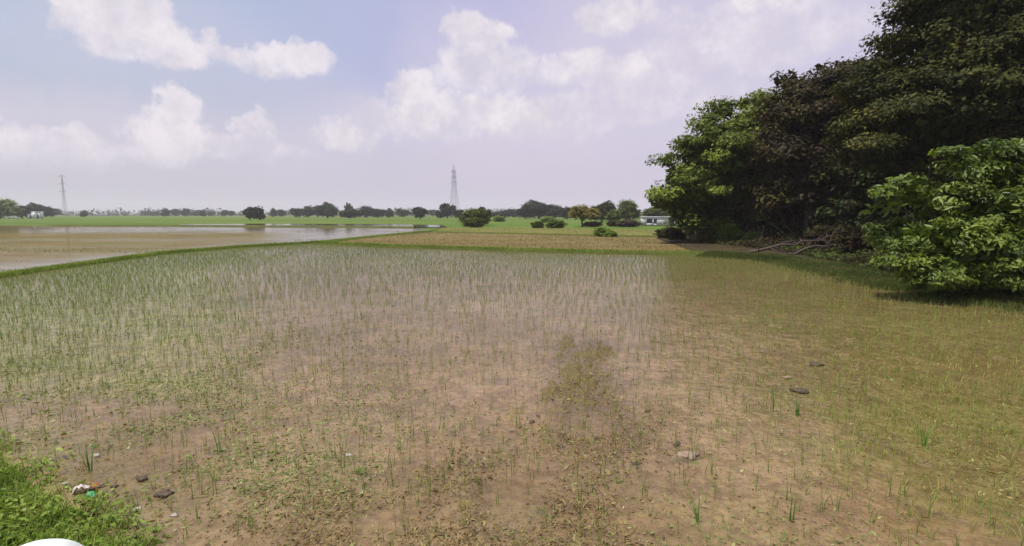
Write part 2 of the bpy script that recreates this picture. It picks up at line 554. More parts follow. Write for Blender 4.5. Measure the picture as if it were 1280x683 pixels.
# fields beyond the bunds
dry_poly = [LF[0], LF[1], G(540, 290), G(600, 291.5), G(830, 296), G(900, 305), G(960, 324), CB[4], CB[3], CB[2], CB[1]]
sheet('dry_field', dry_poly, -0.03, M['dry'])
strip_poly = [G(545, 288.5), G(552, 284.5), G(650, 284.5), G(800, 286.5), G(880, 292), G(900, 305), G(830, 296), G(600, 291.5), G(540, 290)]
sheet('stubble_strip', strip_poly, -0.045, M['stubble'])
# ground under the grove
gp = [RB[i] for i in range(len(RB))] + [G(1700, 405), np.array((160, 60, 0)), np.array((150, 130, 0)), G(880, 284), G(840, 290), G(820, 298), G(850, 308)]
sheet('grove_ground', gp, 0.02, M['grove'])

# left flooded field
fl_poly = [p for p in LB] + LF[1:] + [G(520, 285), G(420, 284), G(300, 283.3), G(230, 283), G(0, 282), G(-420, 281)]
fx, fy = [], []
ys = np.geomspace(G(640, 420)[1], G(640, 280)[1], 150)
us = np.linspace(-1.75, -0.1, 300)
X = (us[None, :] * ys[:, None]); Y = np.repeat(ys[:, None], len(us), 1)
vx, vy = X.ravel(), Y.ravel()
px, py = proj(np.stack((vx, vy, np.zeros_like(vx)), 1))
mudmask = sstep(400, 300, px) * sstep(287, 294, py) * sstep(337 - px * 0.085, 325 - px * 0.085, py)
wet = 0.9 - mudmask * (0.70 + 0.3 * (fbm(vx * 0.08, vy * 0.2, 5) - 0.5) * 2)
wet -= 0.30 * sstep(240, 60, px) * sstep(291, 283, py)
idx = np.arange(len(vx)).reshape(X.shape)
q = np.stack((idx[:-1, :-1], idx[:-1, 1:], idx[1:, 1:], idx[1:, :-1]), -1).reshape(-1, 4)
cx, cy = vx[q].mean(1), vy[q].mean(1)
keep = inside(fl_poly, cx, cy)
o = link('flooded_field', mesh('flooded_field', np.stack((vx, vy, np.full_like(vx, -0.02)), 1), q[keep], {'wet': ('POINT', np.clip(wet, 0, 1))}), M['flooded'])
tag(o, kind='structure')
# strip of open water behind it, before the green crop
me = sheet('water', [G(225, 281.4), G(300, 282.6), G(420, 283.2), G(520, 284), G(560, 284.3), G(552, 281.3), G(470, 280.3), G(330, 279.8), G(225, 280.2)], -0.015, M['flooded'])
a = me.data.attributes.new('wet', 'FLOAT', 'POINT'); a.data.foreach_set('value', np.ones(len(me.data.vertices), np.float32))


# ---------------------------------------------------------------- near paddy: mud bed and water film
def zone(px, py):
    """where mud shows, algae grows, seedlings stand (surveyed on the photograph)"""
    z = {}
    rag = (fbm(px * 0.02, py * 0.03, 91, 4) - 0.5) * 240
    z['right'] = 0.75 * sstep(760, 1080, px - (py - 340) * 0.10 + rag) * sstep(590, 470, py - (px - 900) * 0.32 - rag * 0.5)  # follows the grove's mirror image in the water; drives tint and weeds
    jx = px + (fbm(px * 0.05, py * 0.05, 95, 3) - 0.5) * 40
    z['tongue'] = np.clip(np.exp(-(((jx - 707) / 17) ** 4 + ((py - 462) / 48) ** 4)) + np.exp(-(((jx - 745) / 14) ** 4 + ((py - 446) / 26) ** 4)) + 0.8 * np.exp(-(((jx - 735) / 36) ** 4 + ((py - 488) / 28) ** 4)), 0, 1)
    z['patch'] = np.clip(z['tongue'] + np.exp(-(((jx - 745) / 85) ** 2 + ((py - 535) / 36) ** 2) ** 1.6) * 0.75, 0, 1)
    z['litter'] = sstep(545, 625, py + (fbm(px * 0.012, py * 0.02, 96, 4) - 0.5) * 90) * sstep(230, 420, px) * sstep(900, 740, px + (py - 600) * 0.3)
    z['left'] = sstep(380, 200, px) * sstep(520, 470, py)
    z['stripe'] = np.exp(-((py - (407 - (px - 205) * 0.30)) / 6.5) ** 2) * sstep(190, 205, px) * sstep(345, 250, px)
    z['far'] = sstep(352, 326, py)
    z['verge'] = sstep(500, 580, py) * sstep(260, 60, px)
    return z


rows, cols = 430, 760
ys = np.geomspace(1.2, 62, rows)
us = np.linspace(-1, 1, cols)
X = us[None, :] * (1.45 * ys[:, None] + 2.4); Y = np.repeat(ys[:, None], cols, 1)
vx, vy = X.ravel(), Y.ravel()
px, py = proj(np.stack((vx, vy, np.zeros_like(vx)), 1))
zz = zone(px, py)
fine = np.clip(1.6 - vy / 16, 0.25, 1)
h = -0.030 + 0.020 * (fbm(vx * 0.35, vy * 0.35, 1) - 0.5) * 2 + 0.030 * (fbm(vx * 2.2, vy * 2.2, 9, 5) - 0.5) * 2
h += 0.026 * (fbm(vx * 9, vy * 9, 21, 4) - 0.5) * 2 * fine
clump = sstep(0.52, 0.75, fbm(vx * 5, vy * 5, 33, 3))
h += zz['patch'] * (0.004 + 0.05 * clump) + zz['tongue'] * (0.012 + 0.03 * clump) + zz['litter'] * (0.002 + 0.014 * clump) + zz['right'] * 0.006 + zz['verge'] * 0.014 + zz['stripe'] * 0.02
h += 0.006 * sstep(600, 690, py)
algae = np.clip(zz['tongue'] * 1.1 + zz['patch'] * 0.8 * fbm(vx * 3, vy * 3, 3) * 1.2 + zz['right'] * 0.85 + zz['stripe'] * 1.2 + zz['verge'] * 0.5 + zz['left'] * 0.5 +
                zz['litter'] * 0.8 * sstep(0.45, 0.6, fbm(vx * 1.3, vy * 1.3, 71)) + 0.25 * fbm(vx, vy, 40), 0, 1)
idx = np.arange(len(vx)).reshape(X.shape)
q = np.stack((idx[:-1, :-1], idx[:-1, 1:], idx[1:, 1:], idx[1:, :-1]), -1).reshape(-1, 4)
keep = inside(near_poly, vx[q].mean(1), vy[q].mean(1))
o = link('mud', mesh('mud', np.stack((vx, vy, h), 1), q[keep], {'algae': ('POINT', algae), 'trodden': ('POINT', np.clip(zz['patch'] * 1.1, 0, 1))}, smooth=True), M['mud'])
tag(o, kind='structure')
green = np.clip(0.95 * zz['left'] + 0.95 * zz['right'] + 0.35 * zz['far'] + 0.4 * zz['verge'] + 0.30 * sstep(480, 640, py) + (fbm(vx * 0.5, vy * 0.5, 57) - 0.5) * 0.5, 0, 1)  # algae tint; at right it also colours in the grove's reflection
murk = np.clip(0.45 + 0.22 * zz['left'] - 0.12 * zz['right'] + 0.18 * (fbm(vx * 0.5, vy * 0.5, 55) - 0.5) * 2, 0.15, 0.7)
st = 4
sub = idx[::st, ::st]
remapi = -np.ones(len(vx), np.int64); flat = sub.ravel(); remapi[flat] = np.arange(len(flat))
q2 = np.stack((sub[:-1, :-1], sub[:-1, 1:], sub[1:, 1:], sub[1:, :-1]), -1).reshape(-1, 4)
keep = inside(near_poly, vx[q2].mean(1), vy[q2].mean(1))
o = link('paddy_water', mesh('paddy_water', np.stack((vx[flat], vy[flat], np.zeros(len(flat))), 1), remapi[q2[keep]], {'murk': ('POINT', np.clip(murk[flat] - 0.30 * zz['patch'][flat], 0.05, 0.8)), 'green': ('POINT', green[flat])}), M['water'])
tag(o, kind='structure')


# ---------------------------------------------------------------- bunds
def bund(name, line, width, height, base=-0.12):
    pts = dense(line, 0.35)
    t = nrm(np.gradient(pts, axis=0)); s = np.stack((-t[:, 1], t[:, 0], np.zeros(len(t))), 1)
    prof = [(-1.0, 0), (-0.7, 0.55), (-0.32, 0.95), (0, 1.0), (0.32, 0.93), (0.7, 0.5), (1.0, 0)]
    rows = []
    for k, (u, hh) in enumerate(prof):
        nz = fbm(pts[:, 0] * 1.7 + k * 3.1, pts[:, 1] * 1.7, 13, 3) - 0.5
        p = pts + s * (u * width * 0.5 * (1 + 0.5 * nz))[:, None]
        p[:, 2] = base + (height - base) * hh * (1 + 0.5 * nz) if hh > 0 else base
        rows.append(p)
    v = np.stack(rows, 1); n, k = v.shape[:2]
    i = np.arange(n * k).reshape(n, k)
    q = np.stack((i[:-1, :-1], i[:-1, 1:], i[1:, 1:], i[1:, :-1]), -1).reshape(-1, 4)
    o = link(name, mesh(name, v.reshape(-1, 3), q, smooth=True), M['bundsoil'])
    return tag(o, kind='structure')


bund('field_bund', LB, 0.45, 0.09)
bund('field_bund', LF, 0.6, 0.13)
bund('field_bund', CB, 0.6, 0.17)
bund('bank', RB, 1.0, 0.10)
FB = [G(*p) for p in ((60, 282.3), (230, 282.6), (300, 283), (420, 283.7), (520, 284.6))]
bund('field_bund', FB, 1.0, 0.22)
SB = [G(*p) for p in ((540, 290.3), (600, 291.8), (830, 296.5))]
bund('field_bund', SB, 0.6, 0.14)


def strip_pts(line, n, sd, rng=R, z=0.1):
    pts = dense(line, 0.05)
    t = nrm(np.gradient(pts, axis=0)); s = np.stack((-t[:, 1], t[:, 0], np.zeros(len(t))), 1)
    k = rng.integers(0, len(pts), n)
    off = rng.normal(0, sd, n)
    p = pts[k] + s[k] * off[:, None]
    p[:, 2] = z * np.exp(-(off / 0.3) ** 2)
    return p


bp = np.concatenate((strip_pts(LB, 26000, 0.12), strip_pts(CB, 20000, 0.16, z=0.16), strip_pts(LF, 14000, 0.35), strip_pts(SB, 4000, 0.35)))
hh = R.uniform(0.05, 0.17, len(bp))
o = link('bund_grass', blades('bund_grass', bp, hh, 0.016, 0.5, np.clip(0.62 + (fbm(bp[:, 0] * .6, bp[:, 1] * .6, 3) - .5) * 1.1, 0, 1), 2), M['grass'])
tag(o, 'short green grass covering the low earth bunds between the paddy fields', 'grass', kind='stuff')
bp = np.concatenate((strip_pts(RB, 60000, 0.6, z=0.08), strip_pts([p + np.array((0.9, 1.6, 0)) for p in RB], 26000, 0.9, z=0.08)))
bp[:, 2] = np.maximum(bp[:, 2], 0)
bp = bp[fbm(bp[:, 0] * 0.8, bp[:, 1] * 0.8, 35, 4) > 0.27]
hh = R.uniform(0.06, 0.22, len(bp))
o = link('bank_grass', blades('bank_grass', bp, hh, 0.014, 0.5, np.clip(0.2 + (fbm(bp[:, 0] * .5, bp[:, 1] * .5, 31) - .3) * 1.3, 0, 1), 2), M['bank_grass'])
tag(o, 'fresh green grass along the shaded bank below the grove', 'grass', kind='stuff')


def field_blades(name, poly, n, hmin, hmax, mt, label, cat, sc, thr, lift, rng=R):
    P_ = np.array([p[:2] for p in poly])
    lo, hi = P_.min(0), P_.max(0)
    lo[0] = max(lo[0], -1.15 * hi[1]); hi[0] = min(hi[0], 1.15 * hi[1])
    yy = lo[1] * (hi[1] / lo[1]) ** rng.random(n)
    xx = rng.uniform(-1.15, 1.15, n) * yy
    k = inside(poly, xx, yy) & (fbm(xx * sc * 0.5, yy * sc, 66, 5) + rng.normal(0, 0.05, n) > thr)
    xx, yy = xx[k], yy[k]
    b = np.stack((xx, yy, np.full(len(xx), lift)), 1)
    t = np.clip(0.5 + (fbm(xx * 0.15, yy * 0.3, 68, 4) - 0.5) * 2.0, 0, 1)
    o = link(name, blades(name, b, rng.uniform(hmin, hmax, len(xx)), 0.012 + 0.0005 * yy, 0.5, t, 1), mt)
    return tag(o, label, cat, kind='stuff')


field_blades('field_stubble', dry_poly, 110000, 0.05, 0.16, M['stubble_blade'], 'short dry stubble over the tan field beyond the bund', 'stubble', 0.5, 0.40, -0.03)
field_blades('field_stubble', strip_poly, 50000, 0.08, 0.22, M['stubble_blade2'], 'yellow green grass on the narrow field behind the tan field', 'grass', 0.5, 0.38, -0.045)
field_blades('marsh_weeds', fl_poly, 220000, 0.02, 0.07, M['stubble_blade2'], 'low brownish green weeds patching the flooded field at the left', 'weeds', 0.22, 0.55, -0.02)


# ---------------------------------------------------------------- rice seedlings
sp = 0.155
gx, gy = np.meshgrid(np.arange(-86, 62, 0.205), np.arange(2.3, 62, 0.115))
gx = gx + 0.23 * gy + 0.10 * np.sin(gy * 0.7) + 0.12 * np.sin(gx * 0.35 + gy * 0.2)
gx = gx + R.normal(0, 0.04, gx.shape); gy = gy + R.normal(0, 0.04, gy.shape)
x, y = gx.ravel(), gy.ravel()
k = (np.abs(x) < 1.22 * y + 2.2) & inside(near_poly, x, y)
x, y = x[k], y[k]
px, py = proj(np.stack((x, y, np.zeros_like(x)), 1))
zz = zone(px, py)
den = 0.56 + 0.35 * zz['left'] + 0.25 * zz['far'] + 0.1 * zz['right'] - 0.25 * zz['patch'] - 0.05 * sstep(480, 600, py) - 0.3 * zz['right'] - 0.8 * zz['verge'] * sstep(560, 600, py)
den *= 0.5 + 1.0 * fbm(x * 0.25, y * 0.25, 77)
k = R.random(len(x)) < den
x, y, px, py = x[k], y[k], px[k], py[k]
dist = np.hypot(x, y)
vis = (px > -20) & (px < 1300) & (py < 700)
order = np.argsort(np.where(vis, dist, 1e9))
solo, rest = order[:290], np.setdiff1d(np.arange(len(x)), order[:290])
zz = zone(px, py)
tint = np.clip(0.42 - 0.15 * zz['left'] + 0.25 * zz['right'] + (fbm(x * .3, y * .3, 8) - .5) * 0.6, 0, 1)
sh = R.uniform(0.14, 0.27, len(x)) * (1 - 0.25 * zz['far'])
b3 = np.stack((x, y, np.full(len(x), -0.02)), 1)
w = 0.0045 + 0.00024 * dist
o = link('rice_seedlings', blades('rice_seedlings', b3[rest], sh[rest], w[rest], 0.22, tint[rest], 2, per=3, spread=0.018), M['rice'])
tag(o, 'thin young rice seedlings massed over the farther part of the flooded field', 'seedlings', kind='stuff')


def seedling_mesh(nb, hmin, hmax, lean, t, width=0.0075):
    b = np.zeros((nb, 3)); b[:, :2] = R.normal(0, 0.012, (nb, 2)); b[:, 2] = -0.02
    return blades('rice_seedling', b, R.uniform(hmin, hmax, nb), np.full(nb, width), lean, np.full(nb, t), 4)


protos = [seedling_mesh(int(R.integers(2, 5)), 0.15, 0.30, 0.25, t) for t in (0.15, 0.25, 0.35, 0.4, 0.5, 0.6, 0.75, 0.3, 0.45, 0.2)]
for p in protos: p.materials.append(M['rice'])
first = None
for i in solo:
    if first is None: first = o = link('rice_seedling', protos[0])
    else:
        o = first.copy(); o.data = protos[int(R.integers(len(protos)))]; C.objects.link(o)
    o.location = (x[i], y[i], 0)
    o.rotation_euler = (0, 0, R.random() * 6.28)
    s = R.uniform(0.75, 1.15); o.scale = (s, s, s)
    tag(o, 'thin young rice seedling standing alone in the muddy water near the road', 'seedling', 'rice seedlings in the near muddy water')

for sx, sy, hgt, nb, ln, lab in ((872, 653, 0.34, 5, 0.5, 'bright green leaning rice seedling, tallest at the bottom right of centre'),
                                 (998, 520, 0.30, 8, 0.35, 'bushy bright green rice tuft right of the muddy patch'),
                                 (966, 515, 0.40, 5, 0.15, 'tall upright green rice tuft just left of a bushy bright tuft'),
                                 (990, 650, 0.38, 4, 0.12, 'upright bluish green rice shoot near the bottom right'),
                                 (1155, 558, 0.38, 6, 0.3, 'green rice clump among dry weeds on the right'),
                                 (275, 565, 0.40, 4, 0.12, 'tall thin rice shoot right of the weedy verge'),
                                 (110, 590, 0.34, 5, 0.2, 'green rice tuft beside the printed wrapper')):
    me = seedling_mesh(nb, hgt * 0.6, hgt, ln, 0.4, 0.014); me.materials.append(M['rice_bright'])
    o = link('rice_seedling', me); o.location = G(sx, sy)
    tag(o, lab, 'seedling', 'rice seedlings in the near muddy water')

# dry weeds on the right of the field
n = 120000
yy = 3.2 * (45 / 3.2) ** R.random(n)
xx = R.uniform(-0.35, 1.2, n) * yy + 0.5
px, py = proj(np.stack((xx, yy, np.zeros(n)), 1))
zz = zone(px, py)
k = inside(near_poly, xx, yy) & (R.random(n) < (zz['right'] ** 1.4 * 0.48 + zz['patch'] * 0.25 + 0.03) * np.clip(11 / yy, 0.22, 1) * (0.1 + 1.3 * fbm(xx * 0.7, yy * 0.7, 61)))
xx, yy = xx[k], yy[k]
b3 = np.stack((xx, yy, np.full(len(xx), -0.005)), 1)
tt = np.clip(0.5 + (fbm(xx * .5, yy * .5, 4) - .5) * 1.5, 0, 1)
o = link('dry_weeds', blades('dry_weeds', b3, R.uniform(0.04, 0.13, len(xx)), 0.005 + 0.0005 * yy, 0.6, tt, 2), M['weed'])
tag(o, 'dry yellowish weeds thick on the right of the field', 'weeds', kind='stuff')

# flecks of rotting straw and leaves on the shallow mud
n = 420000
yy = 3.0 * (24 / 3.0) ** R.random(n)
xx = R.uniform(-1.15, 1.2, n) * yy
px, py = proj(np.stack((xx, yy, np.zeros(n)), 1))
zz = zone(px, py)
k = inside(near_poly, xx, yy) & (R.random(n) < (zz['litter'] * 0.40 + zz['patch'] * 0.85 + 0.03 + zz['verge'] * 0.2 + zz['right'] * 0.15) * sstep(0.34, 0.62, fbm(xx * 1.9, yy * 1.9, 19, 5)) * 1.2)
xx, yy = xx[k], yy[k]
c3 = np.stack((xx, yy, R.uniform(0.001, 0.012, len(xx))), 1)
nn = nrm(np.array((0, 0, 1.0)) + R.normal(0, 0.3, (len(xx), 3)))
tl = np.clip(0.5 + (fbm(xx * 0.9, yy * 0.9, 23) - 0.5) * 1.1 + R.normal(0, 0.24, len(xx)), 0, 1)
o = link('plant_litter', leaf_mesh('plant_litter', c3, nn, R.gamma(2.0, 0.010, len(xx)) + 0.007, tl, 0.36), M['litter'])
tag(o, 'rotting straw and leaf flecks scattered over the shallow mud', 'plant litter', kind='stuff')


# floating water weed, densest at the left
n = 420000
yy = 3.4 * (24 / 3.4) ** R.random(n)
xx = R.uniform(-1.2, 1.2, n) * yy
px, py = proj(np.stack((xx, yy, np.zeros(n)), 1))
dl = sstep(620, 260, px + (py - 480) * 0.2) * sstep(330, 420, py) * sstep(640, 520, py - px * 0.12)
k = inside(near_poly, xx, yy) & (R.random(n) < (dl * 0.6 + 0.05) * sstep(0.3, 0.65, fbm(xx * 1.1, yy * 1.1, 29, 5)) * 1.1)
xx, yy = xx[k], yy[k]
c3 = np.stack((xx, yy, R.uniform(0.001, 0.006, len(xx))), 1)
nn = nrm(np.array((0, 0, 1.0)) + R.normal(0, 0.25, (len(xx), 3)))
o = link('floating_weed', leaf_mesh('floating_weed', c3, nn, R.gamma(2.0, 0.011, len(xx)) + 0.008, np.clip(0.4 + R.normal(0, 0.27, len(xx)), 0, 1), 0.45), M['floatweed'])
tag(o, 'flecks of pale green water weed floating on the paddy', 'water weed', kind='stuff')


# ---------------------------------------------------------------- verge bottom left
vp = [G(150, 683), G(128, 660), G(95, 622), G(60, 592), G(0, 562), G(-140, 520), G(-420, 470), np.array((-14, 1.2, 0)), np.array((-1.9, 1.2, 0))]
sheet('verge', vp, 0.004, M['mud'])
sheet('roadside', [np.array((-60, 1.2, 0)), np.array((60, 1.2, 0)), np.array((60, -6, 0)), np.array((-60, -6, 0))], 0.03, M['bundsoil'])
n = 170000
xx = R.uniform(-9, -1.4, n); yy = R.uniform(1.3, 7, n)
px, py = proj(np.stack((xx, yy, np.zeros(n)), 1))
edge = (fbm(xx * 2.2, yy * 2.2, 90, 5) - 0.5) * 0.8 + R.normal(0, 0.09, n) + 0.05
k = inside(vp, xx + edge, yy + edge * 0.6) & (px < 230)
for q_ in ((101, 615), (113, 624), (81, 606), (120, 616), (108, 619)):
    c_ = G(*q_); k &= ~((np.abs(xx - c_[0]) < 0.10) & (yy < c_[1] + 0.06) & (yy > c_[1] - 0.22))
xx, yy = xx[k], yy[k]
b3 = np.stack((xx, yy, np.full(len(xx), 0.01)), 1)
t = np.clip(0.45 + (fbm(xx * 2, yy * 2, 11) - 0.5) * 1.4, 0, 1)
m1 = R.random(len(xx)) < 0.45
o = link('verge_grass', blades('verge_grass', b3[m1], R.uniform(0.06, 0.22, m1.sum()), 0.009, 0.7, t[m1], 3), M['grass'])
tag(o, 'lush green grass on the verge at the bottom left', 'grass', kind='stuff')
md = R.random(len(xx)) < 0.05
o = link('verge_straw', blades('verge_straw', b3[md], R.uniform(0.08, 0.26, md.sum()), 0.007, 0.8, np.full(md.sum(), 0.7), 3), M['weed'])
tag(o, 'dry straw coloured blades among the green verge grass', 'dry grass', kind='stuff')
b4 = b3[~m1].copy()
b4[:, 2] = R.uniform(0.02, 0.17, len(b4)) * (0.1 + 1.7 * fbm(b4[:, 0] * 3, b4[:, 1] * 3, 12) ** 1.5)
nn = nrm(np.array((0, 0, 1.0)) + R.normal(0, 0.45, (len(b4), 3)))
o = link('verge_weeds', leaf_mesh('verge_weeds', b4, nn, R.uniform(0.02, 0.075, len(b4)), np.clip(t[~m1] + 0.1, 0, 1), 0.55, True), M['leaf_lush'])
tag(o, 'small leafy green weeds matted among the verge grass', 'weeds', kind='stuff')


# ---------------------------------------------------------------- litter, clods, stone
def lump(name, r, seed, mt, flat=0.5, parent=None):
    rng = np.random.default_rng(seed)
    nu, nv = 12, 7
    v, q = [], []
    for j in range(nv):
        th = math.pi * j / (nv - 1)
        for i in range(nu):
            a = 2 * math.pi * i / nu
            d = np.array((math.sin(th) * math.cos(a), math.sin(th) * math.sin(a), math.cos(th)))
            k = 1 + 0.35 * math.sin(3 * d[0] + seed) * math.cos(4 * d[1] + seed * 2) + rng.normal(0, 0.16) * math.sin(th)
            v.append(d * r * k * np.array((1, 0.75, flat)))
    for j in range(nv - 1):
        for i in range(nu):
            q.append((j * nu + i, (j + 1) * nu + i, (j + 1) * nu + (i + 1) % nu, j * nu + (i + 1) % nu))
    return link(name, mesh(name, np.array(v), np.array(q), smooth=True), mt, parent)


clods = [lump('mud_clod', 0.035, s, M['clod'], 0.55) for s in range(5)]
spots = [(722, 512), (735, 520), (650, 535), (640, 540), (690, 538), (704, 543), (726, 552), (745, 548), (815, 538), (846, 556), (690, 500), (760, 505),
         (775, 520), (800, 568), (795, 580), (822, 578), (785, 560), (665, 528), (672, 520), (700, 558), (710, 470), (720, 480), (716, 460), (770, 590), (820, 590), (808, 515)]
for i, (sx, sy) in enumerate(spots):
    if i < 5: o = clods[i]
    else:
        o = clods[i % 5].copy(); C.objects.link(o)
    o.location = G(sx, sy) + np.array((0, 0, 0.003))
    o.rotation_euler = (0, 0, R.random() * 6.28)
    s = R.uniform(0.35, 1.1); o.scale = (s * R.uniform(0.9, 1.9), s, s * R.uniform(0.5, 0.9))
    tag(o, 'small dark wet mud clod on the trampled patch mid field', 'mud clod', 'mud clods on the trampled patch')
for sx, sy, r, fl, mt, lab in ((205, 619, 0.075, 0.35, 'clod', 'largest dark wet clod right of the verge litter'),
                               (177, 600, 0.05, 0.5, 'clod', 'dark clod behind the largest clod near the verge'),
                               (143, 609, 0.035, 0.4, 'clod', 'flat dark scrap of mud right of the wrapper'),
                               (1000, 490, 0.11, 0.3, 'clod', 'long low clod in dry weeds at the right'),
                               (1020, 457, 0.09, 0.35, 'clod', 'farther clod in dry weeds at the right'),
                               (985, 473, 0.07, 0.35, 'clod_tan', 'greyish clod between two dark clods in weeds'),
                               (195, 664, 0.03, 0.6, 'clod_tan', 'pale clod at the bottom edge right of the verge'),
                               (172, 672, 0.035, 0.7, 'clod', 'dark stone beside a pale clod at the bottom edge'),
                               (436, 569, 0.035, 0.25, 'pebble', 'pale flat chip on brown mud left of centre'),
                               (218, 645, 0.03, 0.5, 'pebble', 'small whitish chip right of the verge'),
                               (171, 638, 0.035, 0.4, 'pebble', 'greyish white flat chip near the verge edge'),
                               (860, 570, 0.12, 0.15, 'clod_tan', 'pale dried crust of mud right of the trampled patch'),
                               (81, 606, 0.028, 0.6, 'pebble', 'white pebble at the top of the verge weeds'),
                               (121, 571, 0.028, 0.8, 'pebble', 'round white pebble alone in the brown water')):
    o = lump('mud_clod' if 'clod' in mt else 'pebble', r, int(sx), M[mt], fl)
    o.location = G(sx, sy) + np.array((0, 0, r * fl * 0.4))
    tag(o, lab, 'mud clod' if 'clod' in mt else 'pebble')

# crumpled wrapper
w = empty('food_wrapper', G(101, 615) + np.array((0, 0, 0.03)), 'crumpled white and red wrapper at the verge edge', 'wrapper', rz=0.5)


def crumple(name, w_, d_, seed, mt, parent, off=(0, 0, 0)):
    gxx, gyy = np.meshgrid(np.linspace(-.5, .5, 9), np.linspace(-.5, .5, 7))
    z = (fbm(gxx * 4 + seed, gyy * 4, seed, 3) - 0.5) * 0.08 + 0.02 * np.cos(gxx * 6)
    v = np.stack((gxx * w_ + off[0], gyy * d_ + off[1], z + off[2]), -1).reshape(-1, 3)
    i = np.arange(63).reshape(7, 9)
    q = np.stack((i[:-1, :-1], i[:-1, 1:], i[1:, 1:], i[1:, :-1]), -1).reshape(-1, 4)
    o = link(name, mesh(name, v, q, smooth=True), mt, parent)
    sol = o.modifiers.new('thickness', 'SOLIDIFY'); sol.thickness = 0.002
    return o


crumple('white_panel', 0.13, 0.09, 3, M['paper'], w)
crumple('printed_panel', 0.07, 0.09, 8, M['red'], w, (0.095, -0.01, -0.01))
o = crumple('plastic_scrap', 0.09, 0.06, 5, M['plastic'], None); o.location = G(113, 624) + np.array((0, 0, 0.04))
tag(o, 'bright green plastic scrap below the wrapper', 'plastic scrap')
mb = MB(); mb.tube(wobble((-0.09, 0, 0), (0.09, 0.02, 0.03), 6, 0.008), np.linspace(0.014, 0.007, 6), 7); mb.tube([(0.0, 0, 0.01), (0.05, 0.05, 0.03)], [0.008, 0.004], 6)
o = mb.build('stick', M['clod'], None, True); o.location = G(120, 616) + np.array((0, 0, 0.03))
tag(o, 'short dark broken stick right of the wrapper', 'stick')

# rounded whitewashed stone at the roadside
st = empty('marker_stone', np.array((-2.61, 2.60, -0.02)), 'whitewashed round topped roadside stone with a dark groove, bottom left', 'marker stone', rz=0.35)
st.scale = (0.78, 0.78, 1)
prof = [(-0.28, 0.0), (-0.28, 0.56)] + [(-0.28 * math.cos(a), 0.56 + 0.155 * math.sin(a)) for a in np.linspace(0.12, math.pi - 0.12, 21)] + [(0.28, 0.56), (0.28, 0.0)]
ths = [(-0.13, 0.93), (-0.105, 0.985), (-0.07, 1.0), (0.07, 1.0), (0.105, 0.985), (0.13, 0.93)]
v, n = [], len(prof)
for yb, s in ths:
    for xb, zb in prof: v.append((xb * s, yb, zb * (1 - (1 - s) * 0.5)))
q = [(j * n + i, j * n + i + 1, (j + 1) * n + i + 1, (j + 1) * n + i) for j in range(len(ths) - 1) for i in range(n - 1)]
q += [(0 * n + i, 0 * n + n - 1 - i, 0 * n + n - 2 - i, 0 * n + i + 1) for i in range(n // 2 - 1)]
q += [((len(ths) - 1) * n + i, (len(ths) - 1) * n + i + 1, (len(ths) - 1) * n + n - 2 - i, (len(ths) - 1) * n + n - 1 - i) for i in range(n // 2 - 1)]
tr = [(n // 2 - 1, n // 2 + 1, n // 2), ((len(ths) - 1) * n + n // 2 - 1, (len(ths) - 1) * n + n // 2, (len(ths) - 1) * n + n // 2 + 1)]
link('stone_body', mesh('stone_body', np.array(v), [np.array(q), np.array(tr)], smooth=False), M['stone'], st)
gr = MB()
pts = []
for s in np.linspace(0, 1, 9):
    xx_ = -0.12 + 0.09 * s
    zt = 0.56 + 0.155 * math.sqrt(max(0, 1 - (xx_ / 0.28) ** 2))
    pts.append((xx_, 0.085 - 0.17 * s, zt - 0.001))
gr.tube(pts, 0.009, 6)
gr.build('groove', M['clod'], st, True)


# ================================================================== GROVE ON THE RIGHT
def pblobs(L):
    """rows (px, py, radius px, depth[, flatten]) -> world ellipsoids"""
    out = []
    for b in L:
        p = P(b[0], b[1], b[3]); r = b[2] * mpp(b[3])
        out.append((*p, r, r * 0.95, r * (b[4] if len(b) > 4 else 0.85)))
    return out


def big_tree(name, label, cat, base, fork, blobs, r0, mt, leaf, clump_r, nc, per, fill, seed, group=None, tint=0.0, detailed=False, bark='bark', nl=6, flat=0.6, aspect=0.55, low=0.45, out=0.3):
    rng = np.random.default_rng(seed)
    base = np.asarray(base, float)
    t = empty(name, base, label, cat, group)
    B = np.array(pblobs(blobs))
    B[:, :3] -= base
    mb = MB()
    sel = B[np.argsort(-B[:, 3] * rng.uniform(0.6, 1.0, len(B)))][:nl]
    limbs(mb, (0, 0, 0), np.asarray(fork, float) - base, [b[:3] for b in sel], r0, rng)
    mb.build('trunk', M[bark], t, True)
    c, n, tt, sz = crown_points(B, clump_r, nc, per, fill, rng, tint_bias=tint, flat=flat, low=low, out=out)
    ok = c[:, 2] + base[2] > 0.12
    c, n, tt, sz = c[ok], n[ok], tt[ok], sz[ok]
    link('crown', leaf_mesh('crown', c, n, leaf * sz * np.clip(rng.lognormal(-0.05, 0.38, len(c)), 0.35, 1.9), tt, aspect, detailed, rng), M[mt], t)
    return t


